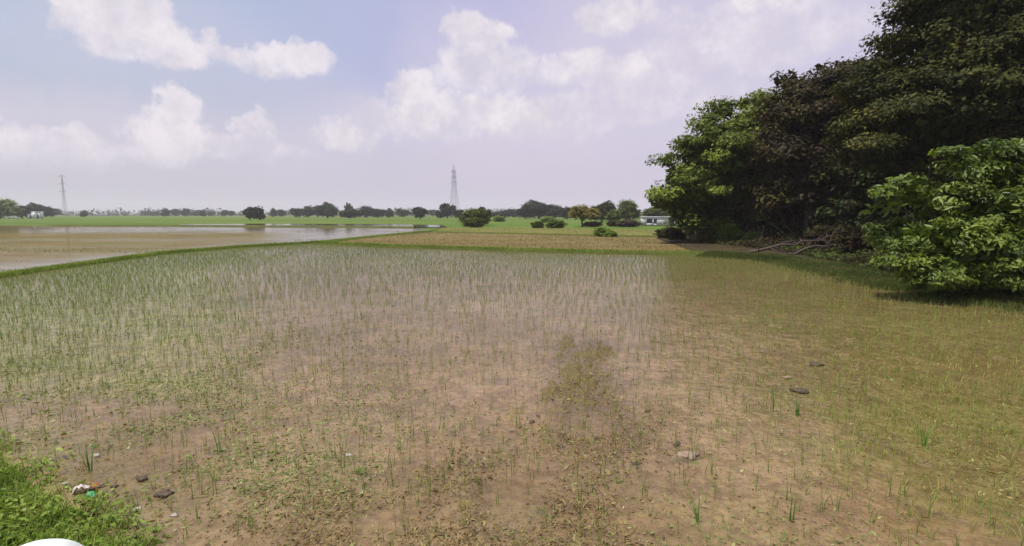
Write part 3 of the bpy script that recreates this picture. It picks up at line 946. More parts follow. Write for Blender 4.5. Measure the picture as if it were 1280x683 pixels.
big_tree('broadleaf_tree', 'sunlit green broadleaf tree with layered crown at the house end of the grove', 'tree',
         G(934, 300), P(940, 262, 47),
         [(815, 246, 9, 45), (836, 203, 10, 45), (858, 183, 10, 46), (880, 157, 11, 46), (906, 138, 11, 47), (930, 130, 10, 47), (952, 128, 11, 47), (930, 166, 28, 47), (900, 176, 22, 46), (880, 195, 30, 46), (850, 220, 19, 46), (905, 228, 38, 47), (955, 200, 42, 48), (830, 248, 20, 45), (958, 150, 26, 48), (858, 255, 30, 46),
          (925, 262, 30, 50), (985, 150, 34, 50), (985, 220, 40, 50), (875, 235, 28, 44), (915, 195, 28, 44), (862, 284, 14, 45), (880, 272, 26, 48), (915, 282, 20, 50)],
         0.38, 'leaf_green', 0.27, 1.5, 260, 300, 17000, 11, 'trees of the roadside grove', 0.08, flat=0.42, out=0.5)
big_tree('broadleaf_tree', 'dark russet leaved tree in the middle of the grove', 'tree',
         G(1012, 309), P(1010, 262, 39),
         [(1000, 140, 36, 40), (1045, 140, 46, 39), (995, 195, 45, 40), (1050, 205, 50, 39), (1005, 245, 38, 40), (1075, 250, 45, 38), (978, 101, 9, 41, 0.7), (990, 94, 9, 41, 0.7), (1006, 96, 8, 41, 0.7), (1030, 88, 9, 40), (1052, 82, 8, 39), (990, 112, 12, 41, 0.7), (1012, 114, 13, 41, 0.7),
          (1035, 108, 18, 40), (1070, 95, 24, 39), (1100, 170, 45, 38), (970, 250, 26, 42), (1010, 280, 26, 41), (1055, 285, 28, 39)],
         0.36, 'leaf_red', 0.25, 1.25, 320, 210, 18000, 12, 'trees of the roadside grove', -0.02, flat=0.5)
big_tree('broadleaf_tree', 'tallest dark tree, its olive topped crown rising out of the top right of the grove', 'tree',
         P(1190, 325, 28) * np.array((1, 1, 0)), P(1195, 215, 28),
         [(1122, 48, 10, 28), (1132, 22, 10, 28), (1140, 2, 12, 28), (1100, 70, 10, 29), (1080, 122, 26, 29), (1112, 100, 30, 29), (1158, 66, 40, 28), (1178, 8, 36, 28), (1172, -25, 26, 28), (1215, 30, 60, 27), (1150, 140, 65, 28), (1235, 110, 75, 27), (1300, 60, 85, 27), (1240, -50, 66, 28),
          (1310, -60, 90, 28), (1090, 185, 45, 29), (1160, 215, 55, 29), (1250, 200, 70, 28), (1340, 160, 80, 28), (1380, 40, 90, 28), (1290, 250, 60, 28)],
         0.5, 'leaf_olive', 0.175, 1.2, 640, 330, 42000, 13, 'trees of the roadside grove', -0.06, nl=9, flat=0.42, out=0.5)
big_tree('broadleaf_tree', 'dark shaded tree added behind the bright broadleaf bush in the grove', 'tree',  # dark fill foliage added to keep the grove's interior dark
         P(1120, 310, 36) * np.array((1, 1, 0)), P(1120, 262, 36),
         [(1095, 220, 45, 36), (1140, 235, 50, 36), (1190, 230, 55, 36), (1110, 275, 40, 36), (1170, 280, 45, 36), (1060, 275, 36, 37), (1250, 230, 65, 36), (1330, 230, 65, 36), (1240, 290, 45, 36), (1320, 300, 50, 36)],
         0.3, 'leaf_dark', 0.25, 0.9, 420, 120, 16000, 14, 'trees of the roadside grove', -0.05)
big_tree('broadleaf_tree', 'dark tree added to fill the gap between the sunlit tree and the russet tree', 'tree',  # low dark tree added to close the bright gap under the crowns
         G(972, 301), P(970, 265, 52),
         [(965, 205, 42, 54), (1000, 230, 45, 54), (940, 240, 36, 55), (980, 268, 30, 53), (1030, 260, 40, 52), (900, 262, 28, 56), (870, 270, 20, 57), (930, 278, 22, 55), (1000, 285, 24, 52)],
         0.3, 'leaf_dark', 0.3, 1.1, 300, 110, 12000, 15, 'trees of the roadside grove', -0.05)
big_tree('broadleaf_bush', 'large bright green broadleaf bush at the right edge in front of the grove', 'bush',
         P(1195, 372, 15.3) * np.array((1, 1, 0)), P(1200, 335, 15.3),
         [(1110, 258, 21, 15.5, 0.55), (1152, 248, 24, 15.6, 0.55), (1212, 214, 24, 15.6, 0.6), (1248, 224, 28, 15.4, 0.6), (1195, 258, 40, 15.8, 0.7), (1255, 265, 44, 15.2, 0.7), (1145, 300, 36, 15.2, 0.7),
          (1195, 305, 42, 14.9, 0.7), (1250, 315, 44, 14.6, 0.7), (1140, 338, 24, 14.6, 0.8), (1178, 342, 28, 14.4, 0.8), (1245, 348, 26, 14.2, 0.7), (1320, 260, 70, 15.4), (1330, 330, 50, 14.5), (1275, 200, 24, 15.4),
          (1082, 262, 10, 15.4), (1098, 238, 11, 15.4), (1132, 228, 12, 15.5), (1190, 196, 13, 15.5), (1226, 188, 13, 15.5), (1260, 190, 13, 15.4), (1090, 295, 12, 15.2), (1118, 322, 12, 14.8), (1200, 355, 26, 15.4, 0.7), (1260, 362, 30, 15.2, 0.7), (1160, 352, 22, 15.6, 0.7)],
         0.09, 'leaf_bush', 0.14, 0.42, 330, 90, 8000, 16, None, 0.05, True, nl=16, flat=0.45, aspect=0.4, out=0.6)
for (bx, by, r, Y, mt, leaf, nm, lab, seed) in (
        (912, 290, 13, 46, 'leaf_lush', 0.18, 'shrub', 'bright green low shrub under the sunlit grove tree', 21),
        (845, 293, 10, 46, 'leaf_red', 0.16, 'shrub', 'brownish thin shrub left of the grove at the field edge', 22),
        (880, 294, 8, 47, 'leaf_yellow', 0.16, 'shrub', 'yellow green weedy shrub between the brownish shrub and the grove trunk', 23),
        (940, 297, 9, 44, 'leaf_lush', 0.15, 'shrub', 'low light green shrub right of the grove trunk', 24),
        (1030, 296, 18, 33, 'leaf_red', 0.16, 'shrub', 'dark russet undergrowth shrub right of the fallen branches', 25),
        (1075, 300, 24, 29, 'leaf_red', 0.16, 'shrub', 'dark reddish shrub left of the bright broadleaf bush', 26),
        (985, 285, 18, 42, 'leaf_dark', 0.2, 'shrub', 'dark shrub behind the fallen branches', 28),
        (895, 282, 17, 58, 'leaf_dark', 0.3, 'shrub', 'added dark shrub in the shade behind the sunlit tree trunk', 29),  # this and the shrubs below are added dark fill for the grove's shade
        (955, 284, 17, 60, 'leaf_dark', 0.3, 'shrub', 'added dark shrub deep in the shade between two grove trunks', 30),
        (1050, 284, 20, 44, 'leaf_dark', 0.25, 'shrub', 'added dark shrub in the shade behind the russet undergrowth', 31),
        (1105, 300, 26, 33, 'leaf_dark', 0.22, 'shrub', 'added dark shrub in the shade left of the bright broadleaf bush', 32)):
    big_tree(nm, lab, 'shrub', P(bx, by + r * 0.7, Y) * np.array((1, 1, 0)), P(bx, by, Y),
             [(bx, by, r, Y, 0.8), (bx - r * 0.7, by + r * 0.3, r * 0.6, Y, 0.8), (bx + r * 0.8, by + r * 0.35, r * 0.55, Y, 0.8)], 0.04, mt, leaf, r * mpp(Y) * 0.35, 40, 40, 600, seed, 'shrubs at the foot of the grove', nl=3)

# low tangled undergrowth along the foot of the grove
n = 30000
kx = R.uniform(815, 1500, n)
ly = np.interp(kx, [815, 850, 900, 960, 1010, 1050, 1100, 1180, 1280, 1440, 1500], [294, 301, 306, 313, 321, 329, 341, 360, 374, 389, 393])
e = np.array([G(a_, b_) for a_, b_ in zip(kx, ly)])
dep = R.random(n) ** 1.3
e[:, 1] += dep * 9 + 0.2; e[:, 0] += dep * 6
hmax = (0.06 + 0.25 * dep + 1.3 * fbm(e[:, 0] * 0.5, e[:, 1] * 0.5, 41, 4) ** 1.6 * 1.6) * (0.45 + dep)
e[:, 2] = 0.03 + R.random(n) * hmax * 0.8
nn = nrm(np.array((0, 0, 0.7)) + R.normal(0, 0.5, (n, 3)))
tt = np.clip(fbm(e[:, 0] * 0.45, e[:, 1] * 0.45, 43, 3) * 1.6 - 0.3 + R.normal(0, 0.12, n), 0, 1)
o = link('undergrowth', leaf_mesh('undergrowth', e, nn, R.uniform(0.10, 0.26, n), tt, 0.5), M['leaf_under'])
tag(o, 'low tangled russet and green undergrowth along the foot of the grove', 'undergrowth', kind='stuff')

# fallen dead limbs
rng = np.random.default_rng(5)
for (a, b, lab, r0, nt_) in (((935, 317), (1035, 296), 'longest fallen bare limb lying on the bank before the grove', 0.10, 14),
                             ((985, 319), (1062, 300), 'fallen forked limb right of the longest bare limb', 0.07, 10),
                             ((925, 308), (990, 300), 'thin grey fallen branch at the left of the brush heap', 0.05, 9)):
    p0, p1 = G(*a), P(b[0], b[1], G(*a)[1] - 1.0)
    t = empty('fallen_limb', p0, lab, 'fallen branch', 'fallen dead branches before the grove')
    main = wobble((0, 0, 0.08), p1 - p0, 8, 0.12, rng)
    mb = MB(); mb.tube(main, np.linspace(r0, r0 * 0.35, 8), 8); mb.build('main_limb', M['deadwood'], t, True)
    mb = MB()
    for k in range(nt_):
        s = main[int(rng.integers(1, 8))]
        e = s + (p1 - p0) * rng.uniform(0.1, 0.4) + rng.normal(0, 0.7, 3)
        e[2] = abs(e[2]) + 0.05
        mb.tube(wobble(s, e, 5, 0.08, rng), np.linspace(r0 * 0.4, 0.008, 5), 5)
        e2 = s + (e - s) * 0.6
        mb.tube(wobble(e2, e2 + rng.normal(0, 0.35, 3) + np.array((0, 0, 0.15)), 4, 0.04, rng), np.linspace(r0 * 0.18, 0.006, 4), 4)
    mb.build('twigs', M['deadwood'], t, True)
# arching bare branches above the heap
t = empty('dead_sapling', G(1000, 309), 'bare arching dead sapling leaning over the fallen limbs', 'dead tree')
mb = MB()
b0 = G(1000, 309)
for e in ((965, 262), (985, 258), (1010, 268), (945, 275), (1030, 275)):
    tip = P(*e, b0[1] + 0.5) - b0
    pts = wobble((0, 0, 0), tip, 7, 0.12, rng); pts[2:6, 2] += 0.35
    mb.tube(pts, np.linspace(0.05, 0.01, 7), 6)
mb.build('branches', M['deadwood'], t, True)

# ================================================================== FAR TREES
def proto_tree(seed, wide=1.0, n_blob=6, mtl='leaf_far', leaves=1500, open_=False, lf=1.0, bush=False):
    """unit tree: height 1, crown about `wide` across"""
    rng = np.random.default_rng(seed)
    B = []
    for k in range(n_blob):
        a = k * 2.4 + rng.random(); zz_ = rng.uniform(0.22, 0.80) if not open_ else rng.uniform(0.40, 0.80)
        r = rng.uniform(0.75, 1.0) * 0.36 * math.sqrt(max(0.05, 1 - ((zz_ - 0.45) / 0.5) ** 2))
        q_ = rng.uniform(0.13, 0.22)
        B.append((math.cos(a) * r, math.sin(a) * r, zz_, q_, q_, q_ * 0.9))
    B = np.array(B)
    if open_: B = np.concatenate((B, [(0, 0, 0.62, 0.36, 0.36, 0.28)]))
    elif bush:
        B[:, 2] *= 0.8
        B[:, :2] *= 1.1
        B = np.concatenate((B, [(0, 0, 0.3, 0.42, 0.42, 0.5), (0.25, 0, 0.2, 0.25, 0.25, 0.25), (-0.25, 0.1, 0.2, 0.25, 0.25, 0.25)]))
    else: B = np.concatenate((B, [(0, 0, 0.48, 0.36, 0.36, 0.42)]))
    B[:, 0] *= wide
    c, n, t, _ = crown_points(B, 0.085, leaves // 12, 16, leaves, rng, low=1.1, flat=0.7)
    c[:, 2] *= 1.0 / c[:, 2].max()
    ok = c[:, 2] > 0.03
    cm = leaf_mesh('crown', c[ok], n[ok], np.clip(rng.lognormal(-2.5, 0.35, ok.sum()), 0.04, 0.15) * lf, t[ok], 0.7, False, rng)
    mb = MB()
    limbs(mb, (0, 0, 0), (0.02, 0, 0.35), [b[:3] for b in B[:4]], 0.03, rng)
    tm = mb.build('trunk', M['bark'], None, True)
    me = tm.data; bpy.data.objects.remove(tm)
    return cm, me


PR = [proto_tree(100 + i, w, nb) for i, (w, nb) in enumerate(((1.0, 10), (1.05, 11), (1.1, 13), (0.95, 9), (1.0, 13), (1.1, 10)))]
PH = [proto_tree(300 + i, w, nb, leaves=6000, lf=0.55) for i, (w, nb) in enumerate(((1.0, 12), (1.05, 13), (1.1, 15), (0.95, 11), (1.0, 15), (1.1, 12)))]
PB = [proto_tree(400 + i, w, nb, leaves=3500, lf=0.75, bush=True) for i, (w, nb) in enumerate(((1.0, 12), (1.05, 13), (1.1, 15), (0.95, 11), (1.0, 15), (1.1, 12)))]
PO = [proto_tree(200, 1.15, 10, open_=True, leaves=4000, lf=0.55), proto_tree(201, 1.3, 7, open_=True)]
cache = {}


def far_tree(name, label, px_, base_py, w_px, top_py, k, mtl, Y=None, group='trees on the far plain', cat='tree', open_=False):
    Y = Y or G(640, base_py)[1]
    m = mpp(Y)
    b = P(px_, base_py, Y); b[2] = -0.1
    top = P(px_, top_py, Y)[2]
    hi = w_px >= 22
    cm, tm = (PO if open_ else PB if cat == 'bush' else PH if hi else PR)[k]
    key = (open_, k, mtl, hi, cat)
    if key not in cache:
        c2 = cm.copy(); c2.materials.clear(); c2.materials.append(M[mtl]); cache[key] = c2
    t = empty(name, b, label, cat, group, rz=R.normal(0, 0.35) + (math.pi if R.random() < 0.5 else 0))
    hgt = top + 0.1
    wd = w_px * m * 1.12
    t.scale = (wd, wd * 0.9, hgt)
    link('trunk', tm, M['bark'], t)
    link('crown', cache[key], None, t)
    return t


FT = [
    # px, base, width, top, proto, material, Y, label
    (0, 273, 38, 246, 1, 'leaf_lush', 300, 'bright green tree at the far left end of the horizon'),
    (28, 273, 20, 257, 0, 'leaf_far', 330, 'dark small tree left of the white pump house'),
    (48, 272, 24, 253, 2, 'leaf_far', 380, 'tree rising behind the white pump house'),
    (66, 271, 20, 260, 4, 'leaf_far', 560, 'low hazy tree just right of the pump house tree'),
    (105, 271, 9, 263, 3, 'leaf_far', 480, 'small dark tree right of the faint left pylon'),
    (207, 270.5, 10, 259.5, 3, 'leaf_far', 560, 'twin peaked dark tree midway along the left horizon'),
    (219, 270.5, 11, 261, 0, 'leaf_far', 700, 'hazy tree right of the twin peaked dark tree'),
    (232, 270.5, 12, 260.5, 0, 'leaf_far', 620, 'round dark tree alone on the left horizon'),
    (245, 270.5, 12, 262.5, 5, 'leaf_far', 760, 'pale hazy tree right of the round dark tree'),
    (254, 270.5, 8, 262, 3, 'leaf_far', 560, 'small dark leaning tree before the pale hazy tree'),
    (264, 270.5, 8, 264, 5, 'leaf_far', 700, 'smallest bush like tree on the left horizon'),
    (281, 270.5, 10, 262.5, 1, 'leaf_far', 640, 'broader hazy tree left of the field tree'),
    (290, 270.5, 9, 263.5, 4, 'leaf_far', 660, 'narrow hazy tree left of the field tree'),
    (313, 274.5, 15, 258.5, 0, 'leaf_far', 235, 'left half of the pair of green trees standing in the field and mirrored in water'),
    (324, 274.3, 15, 257, 3, 'leaf_far', 238, 'right half of the pair of green trees standing in the field'),
    (342, 271, 8, 259.5, 3, 'leaf_far', 480, 'slim dark tree right of the paired field trees'),
    (352, 271, 9, 262, 0, 'leaf_far', 480, 'small low dark tree right of the slim dark tree'),
    (371, 271.5, 15, 260, 1, 'leaf_far', 420, 'leftmost low tree of the central dark clump'),
    (385, 271.5, 18, 256.5, 2, 'leaf_far', 400, 'rounded tree second from left in the central clump'),
    (397, 271.5, 14, 257, 4, 'leaf_far', 420, 'narrow tree left of the tallest tree of the central clump'),
    (409, 272.5, 24, 252, 2, 'leaf_far', 360, 'tallest wide dark tree of the central clump'),
    (436, 272, 12, 252.5, 3, 'leaf_far', 380, 'slim tree poking above the central clump'),
    (438, 273, 26, 261, 5, 'leaf_olive', 330, 'lighter green low tree below the slim poking tree'),
    (457, 271.5, 22, 256.5, 1, 'leaf_far', 400, 'round dark tree right of the slim poking tree'),
    (473, 271.5, 22, 260.5, 4, 'leaf_far', 400, 'low flat tree right of the round dark tree'),
    (487, 271.5, 10, 260, 3, 'leaf_far', 390, 'small upright tree between two low flat trees'),
    (504, 271.2, 20, 261, 5, 'leaf_far', 470, 'hazy low tree left of the tree with visible trunk'),
    (525, 273.5, 18, 258.5, 0, 'leaf_far', 280, 'dark round tree standing alone left of the pylon'),
    (541, 271, 18, 262, 4, 'leaf_far', 620, 'hazy flat tree just left of the pylon foot'),
    (559, 273, 21, 254, 0, 'leaf_dark', 330, 'very dark round tree at the foot of the tall pylon'),
    (551, 273, 14, 264, 5, 'leaf_dark', 330, 'low dark bushy tree left of the pylon foot'),
    (574, 274, 16, 262, 4, 'leaf_dark', 300, 'dark tree right of the pylon foot'),
    (617, 272, 14, 265.5, 4, 'leaf_far', 380, 'small dark tree right of the front field tree'),
    (632, 272, 22, 261.5, 2, 'leaf_far', 380, 'wide dark tree between field tree and big dome tree'),
    (641, 271.5, 14, 260.5, 3, 'leaf_far', 420, 'pale narrow tree beside the wide dark tree'),
    (656, 273, 24, 259, 4, 'leaf_far', 310, 'left shoulder tree of the big dark dome'),
    (673, 273, 38, 249.5, 2, 'leaf_far', 305, 'big dark dome shaped tree right of the pylon'),
    (692, 273, 26, 255, 1, 'leaf_far', 310, 'right shoulder tree of the big dark dome'),
    (709, 274, 22, 258, 0, 'leaf_dark', 280, 'dark tree left behind the yellow umbrella tree'),
    (753, 277, 30, 250.5, 2, 'leaf_olive', 175, 'brownish olive tree right of the yellow umbrella tree'),
    (783, 277, 29, 248, 1, 'leaf_green', 170, 'tall rounded green tree left of the white house'),
    (766, 278, 20, 261, 5, 'leaf_green', 165, 'lower green tree before the olive and rounded trees'),
    (824, 276, 44, 258, 4, 'leaf_green', 190, 'green tree behind the roof of the white house'),
]
for (px_, b_, w_, t_, k_, m_, Y_, lab) in FT:
    far_tree('far_tree', lab, px_, b_, w_, t_, k_, m_, Y_)
far_tree('umbrella_tree', 'yellowing flat topped tree with a clear trunk in the mid distance', 728, 283.5, 33, 255, 0, 'leaf_yellow', 108, None, 'tree', True)
far_tree('far_tree', 'broad bright green tree standing in front of the pylon', 594, 281, 34, 259, 1, 'leaf_green', 122)
far_tree('far_tree', 'lighter olive tree joined to the right of the broad field tree', 604, 280.5, 20, 258.5, 0, 'leaf_olive', 124)
for (px_, b_, w_, t_, k_, m_, lab) in (
        (592, 283.5, 24, 271, 4, 'leaf_green', 'dark green bush at the foot of the broad field tree'),
        (624, 277, 14, 268.5, 0, 'leaf_lush', 'light green bush right of the broad field tree'),
        (672, 285, 14, 276, 1, 'leaf_green', 'small round green bush left of the wide bush'),
        (694, 285, 24, 274.5, 2, 'leaf_green', 'wide green bush left of the yellow umbrella tree'),
        (685, 278, 16, 270, 5, 'leaf_lush', 'pale green bush behind the wide bush'),
        (752, 295.5, 18, 283, 1, 'leaf_lush', 'taller bright green bush on the edge of the dry field'),
        (764, 296, 14, 287, 0, 'leaf_lush', 'lower bright green bush touching the taller field bush'),
        (786, 283, 26, 273.5, 5, 'leaf_brown', 'brownish scrub bush left of the white house'),
        (741, 283, 22, 276, 4, 'leaf_brown', 'pinkish brown scrub behind the umbrella tree'),
        (770, 282.5, 20, 275, 2, 'leaf_olive', 'olive scrub bush under the rounded trees'),
        (835, 298, 24, 283, 1, 'leaf_olive', 'brown green bush at the left foot of the grove')):
    far_tree('bush', lab, px_, b_, w_, t_, k_, m_, None, 'bushes on the plain', 'bush')

# distant belt of trees on the horizon, one mass
rng = np.random.default_rng(77)
B = []
for k in range(800):
    xw = rng.uniform(-1900, 1900)
    Yw = rng.uniform(720, 1100)
    hh = rng.uniform(5.5, 11.5) * (0.75 + 0.6 * fbm(np.array([xw * 0.006]), np.array([3.0]), 4)[0])
    B.append((xw, Yw, hh * 0.35, rng.uniform(8, 22), rng.uniform(6, 10), hh * 0.6))
c, n, t, _ = crown_points(B, 2.2, 8000, 7, 44000, rng, low=0.9)
ok = c[:, 2] > 0
o = link('distant_trees', leaf_mesh('distant_trees', c[ok], n[ok], rng.uniform(1.2, 2.6, ok.sum()), t[ok], 0.8, False, rng), M['leaf_far'])
tag(o, 'hazy low belt of distant trees along the whole horizon', 'trees', kind='stuff')


# ================================================================== PYLONS
def pylon(label, px_, Y, top_py, base_w, rz, r, arms):
    b = P(px_, 270, Y); b[2] = -0.1
    Ht = P(px_, top_py, Y)[2] + 0.1
    t = empty('pylon', b, label, 'pylon', 'power line pylons', rz=rz)
    lv = np.array((0, .14, .27, .39, .50, .60, .69, .77, .84, .90)) * Ht
    hw = np.interp(lv, [0, 0.62 * Ht, 0.9 * Ht], [base_w / 2, base_w * 0.16, base_w * 0.10])
    for sx in (-1, 1):
        for sy in (-1, 1):
            mb = MB(); mb.tube([(sx * w_, sy * w_, z_) for w_, z_ in zip(hw, lv)], r * 1.3, 4); mb.build('leg', M['steel'], t)
    mb = MB()
    for i in range(len(lv) - 1):
        a, c_ = hw[i], hw[i + 1]
        for (p, q_) in (((-1, -1), (1, -1)), ((1, -1), (1, 1)), ((1, 1), (-1, 1)), ((-1, 1), (-1, -1))):
            mb.tube([(p[0] * a, p[1] * a, lv[i]), (q_[0] * c_, q_[1] * c_, lv[i + 1])], r * 0.7, 4)
            mb.tube([(q_[0] * a, q_[1] * a, lv[i]), (p[0] * c_, p[1] * c_, lv[i + 1])], r * 0.7, 4)
            mb.tube([(p[0] * c_, p[1] * c_, lv[i + 1]), (q_[0] * c_, q_[1] * c_, lv[i + 1])], r * 0.7, 4)
    mb.build('lattice_bracing', M['steel'], t)
    for zf, ln in arms:
        mb = MB()
        w_ = float(np.interp(zf * Ht, lv, hw))
        for s in (-1, 1):
            for e in (-1, 1):
                mb.tube([(s * w_, e * w_, zf * Ht), (s * ln, 0, zf * Ht + 0.2)], r * 0.8, 4)
                mb.tube([(s * w_, e * w_, zf * Ht + 1.6), (s * ln, 0, zf * Ht + 0.2)], r * 0.8, 4)
        mb.tube([(-ln, 0, zf * Ht + 0.2), (ln, 0, zf * Ht + 0.2)], r * 0.8, 4)
        arm = mb.build('cross_arm', M['steel'], t)
        for s in (-1, 1):
            mb = MB(); mb.tube([(s * ln, 0, zf * Ht + 0.2), (s * ln, 0, zf * Ht - 1.6)], r * 1.1, 5); mb.build('insulator', M['dark'], arm)
    mb = MB()
    for sx in (-1, 1):
        for sy in (-1, 1):
            mb.tube([(sx * hw[-1], sy * hw[-1], lv[-1]), (0, 0, Ht)], r, 4)
    mb.build('peak', M['steel'], t)
    return t


pylon('tall grey lattice pylon above the trees near the middle of the horizon', 568, 400, 206, 7.2, 1.25, 0.065, ((0.66, 5.0), (0.76, 4.6), (0.86, 4.2)))
pylon('faint hazy lattice pylon far off near the left edge', 82, 640, 217, 4.2, 0.1, 0.075, ((0.58, 4.2), (0.76, 4.2), (0.93, 4.4)))


# ================================================================== BUILDINGS
def room(name, label, px_, Y, w, d, h, mt, openings, rz=0, roof_over=0.25, roof='white', cat='house'):
    b = P(px_, 275, Y); b[2] = -0.05
    t = empty(name, b, label, cat, rz=rz)
    mb = MB(); T = 0.22
    xs = sorted(openings)
    cur = -w / 2
    for (x0, x1, z0, z1) in xs:
        mb.box(cur, x0, -d / 2, -d / 2 + T, 0, h)
        if z0 > 0: mb.box(x0, x1, -d / 2, -d / 2 + T, 0, z0)
        mb.box(x0, x1, -d / 2, -d / 2 + T, z1, h)
        cur = x1
    mb.box(cur, w / 2, -d / 2, -d / 2 + T, 0, h)
    mb.box(-w / 2, -w / 2 + T, -d / 2 + T, d / 2, 0, h)
    mb.box(w / 2 - T, w / 2, -d / 2 + T, d / 2, 0, h)
    mb.box(-w / 2 + T, w / 2 - T, d / 2 - T, d / 2, 0, h)
    mb.build('wall', M[mt], t)
    mb = MB(); mb.box(-w / 2 - roof_over, w / 2 + roof_over, -d / 2 - roof_over, d / 2 + roof_over, h, h + 0.16); mb.build('roof', M[roof], t)
    for (x0, x1, z0, z1) in xs:
        mb = MB(); mb.box(x0, x1, -d / 2 + 0.12, -d / 2 + 0.16, z0, z1)
        mb.build('door' if z0 == 0 else 'window', M['wood_door'], t)
    return t


room('farm_house', 'low whitewashed house with dark window half hidden by the grove', 829, 118, 9.6, 5, 1.85, 'white_wall',
     [(-3.9, -2.7, 0.5, 1.5), (-2.35, -1.7, 0.4, 1.5), (1.2, 2.1, 0, 1.7)], rz=-0.15, roof='white_wall', roof_over=0.12)
room('pump_house', 'small bright white pump house on the left horizon', 47.5, 300, 4.2, 3.5, 4.0, 'white', [(0.4, 1.3, 0, 2.0)], rz=0.3, roof_over=0.3, cat='pump house')
mb = MB(); mb.box(-1.5, 1.5, -1.2, 1.2, 0, 2.2)
r_ = room('shed', 'low pale lean-to shed against the left of the white pump house', 41, 303, 3.0, 3.0, 2.4, 'white_wall', [(-0.5, 0.4, 0, 1.8)], rz=0.3, cat='shed')
room('shed', 'very low white roofed shed under the bright green tree', 15, 290, 5.0, 3, 0.9, 'white', [(-0.6, 0.6, 0.1, 0.6)], cat='shed')
room('far_house', 'tiny white house in the hazy tree belt right of the pylon', 121, 720, 4.5, 4, 3.0, 'white_wall', [(-0.6, 0.6, 0, 2.0)])
room('far_house', 'wider tiny white house right of the other far house', 130, 730, 7.0, 4, 2.6, 'white_wall', [(-0.6, 0.6, 0, 2.0)])


# ================================================================== HAZE
mz = bpy.data.materials.new('haze_air'); mz.use_nodes = True
nt = NT(mz.node_tree); mz.node_tree.nodes.clear()
out = nt.node('ShaderNodeOutputMaterial'); pv = nt.node('ShaderNodeVolumePrincipled')
pv.inputs['Color'].default_value = (0.95, 0.91, 1.0, 1)
pv.inputs['Density'].default_value = 0.00026
pv.inputs['Anisotropy'].default_value = 0.0
nt.l.new(pv.outputs[0], out.inputs['Volume'])
mb = MB(); mb.box(-g - 10, g + 10, -g - 10, g + 10, -1.2, 62)
o = mb.build('haze', mz); tag(o, kind='stuff')

# ================================================================== SKY AND LIGHT
SUN_EL, SUN_AZ = math.radians(69), math.radians(-112)      # azimuth from +Y, clockwise positive
sd = np.array((math.cos(SUN_EL) * math.sin(SUN_AZ), math.cos(SUN_EL) * math.cos(SUN_AZ), math.sin(SUN_EL)))
ld = bpy.data.lights.new('sun', 'SUN'); ld.energy = 4.4; ld.angle = math.radians(0.5); ld.color = (1.0, 0.955, 0.89)
lo = bpy.data.objects.new('sun', ld); C.objects.link(lo)
from mathutils import Vector
lo.rotation_euler = Vector(-sd).to_track_quat('-Z', 'Y').to_euler()
lo.location = (0, 0, 100)

W = bpy.data.worlds.new('World'); S.world = W; W.use_nodes = True
nt = NT(W.node_tree)
bg = W.node_tree.nodes['Background']
STR = 0.1
bg.inputs['Strength'].default_value = STR
sky = nt.node('ShaderNodeTexSky', sky_type='NISHITA')
sky.sun_disc = False
sky.sun_elevation = SUN_EL; sky.sun_rotation = SUN_AZ
sky.dust_density = 2.5; sky.air_density = 1.2
dirv = nt.node('ShaderNodeTexCoord').outputs['Generated']
sep = nt.node('ShaderNodeSeparateXYZ'); nt.l.new(dirv, sep.inputs[0])
az = nt.math('ARCTAN2', sep.outputs[0], sep.outputs[1])
el = nt.math('ARCSINE', sep.outputs[2])
warp = nt.noise(dirv, 7.0, 7, 0.62, out='Color')
wsep = nt.node('ShaderNodeSeparateColor'); nt.l.new(warp, wsep.inputs[0])
warp2 = nt.noise(dirv, 26.0, 5, 0.6, out='Color')
w2 = nt.node('ShaderNodeSeparateColor'); nt.l.new(warp2, w2.inputs[0])


def warped(base, c1, c2, k1, k2):
    a = nt.math('MULTIPLY_ADD', nt.math('SUBTRACT', c1, 0.5), k1, base)
    return nt.math('MULTIPLY_ADD', nt.math('SUBTRACT', c2, 0.5), k2, a)


u = warped(az, wsep.outputs[0], w2.outputs[0], 0.13, 0.05)
v = warped(el, wsep.outputs[1], w2.outputs[1], 0.10, 0.045)


def dirof(px_, py_):
    d = ray(px_, py_); d = d / np.linalg.norm(d)
    return math.atan2(d[0], d[1]), math.asin(d[2])


CL = [(110, 18, 52, 46, 1.0), (175, 42, 78, 44, 1.0), (232, 68, 50, 26, .9), (365, 74, 54, 28, .85), (300, 66, 60, 18, .6), (210, 138, 34, 34, .75), (215, 178, 62, 40, .75), (75, 178, 85, 26, .65),
      (318, 158, 28, 32, .7), (590, 42, 44, 36, .95), (605, 92, 70, 46, .7), (517, 115, 38, 28, .8), (430, 166, 60, 22, .65), (560, 148, 130, 34, .7), (650, 146, 56, 30, .85),
      (770, 26, 56, 26, .75), (735, 94, 100, 30, .7), (955, 4, 50, 28, .9), (860, 30, 80, 30, .5), (700, 150, 120, 34, .55), (830, 125, 120, 40, .5), (900, 62, 130, 46, .55), (1010, 40, 110, 50, .5), (20, 188, 120, 26, .65), (150, 192, 120, 26, .65), (300, 188, 90, 22, .55), (-120, 120, 120, 60, .8), (1250, 60, 200, 90, .6)]
VEIL = [(860, 80, 330, 150, .85), (640, 190, 420, 80, .75), (180, 205, 420, 90, .8), (610, 110, 110, 110, .55), (1100, 60, 260, 160, .7), (190, 60, 190, 80, .4), (210, 165, 130, 60, .5), (590, 60, 90, 60, .4), (330, 120, 120, 60, .3)]
acc = None
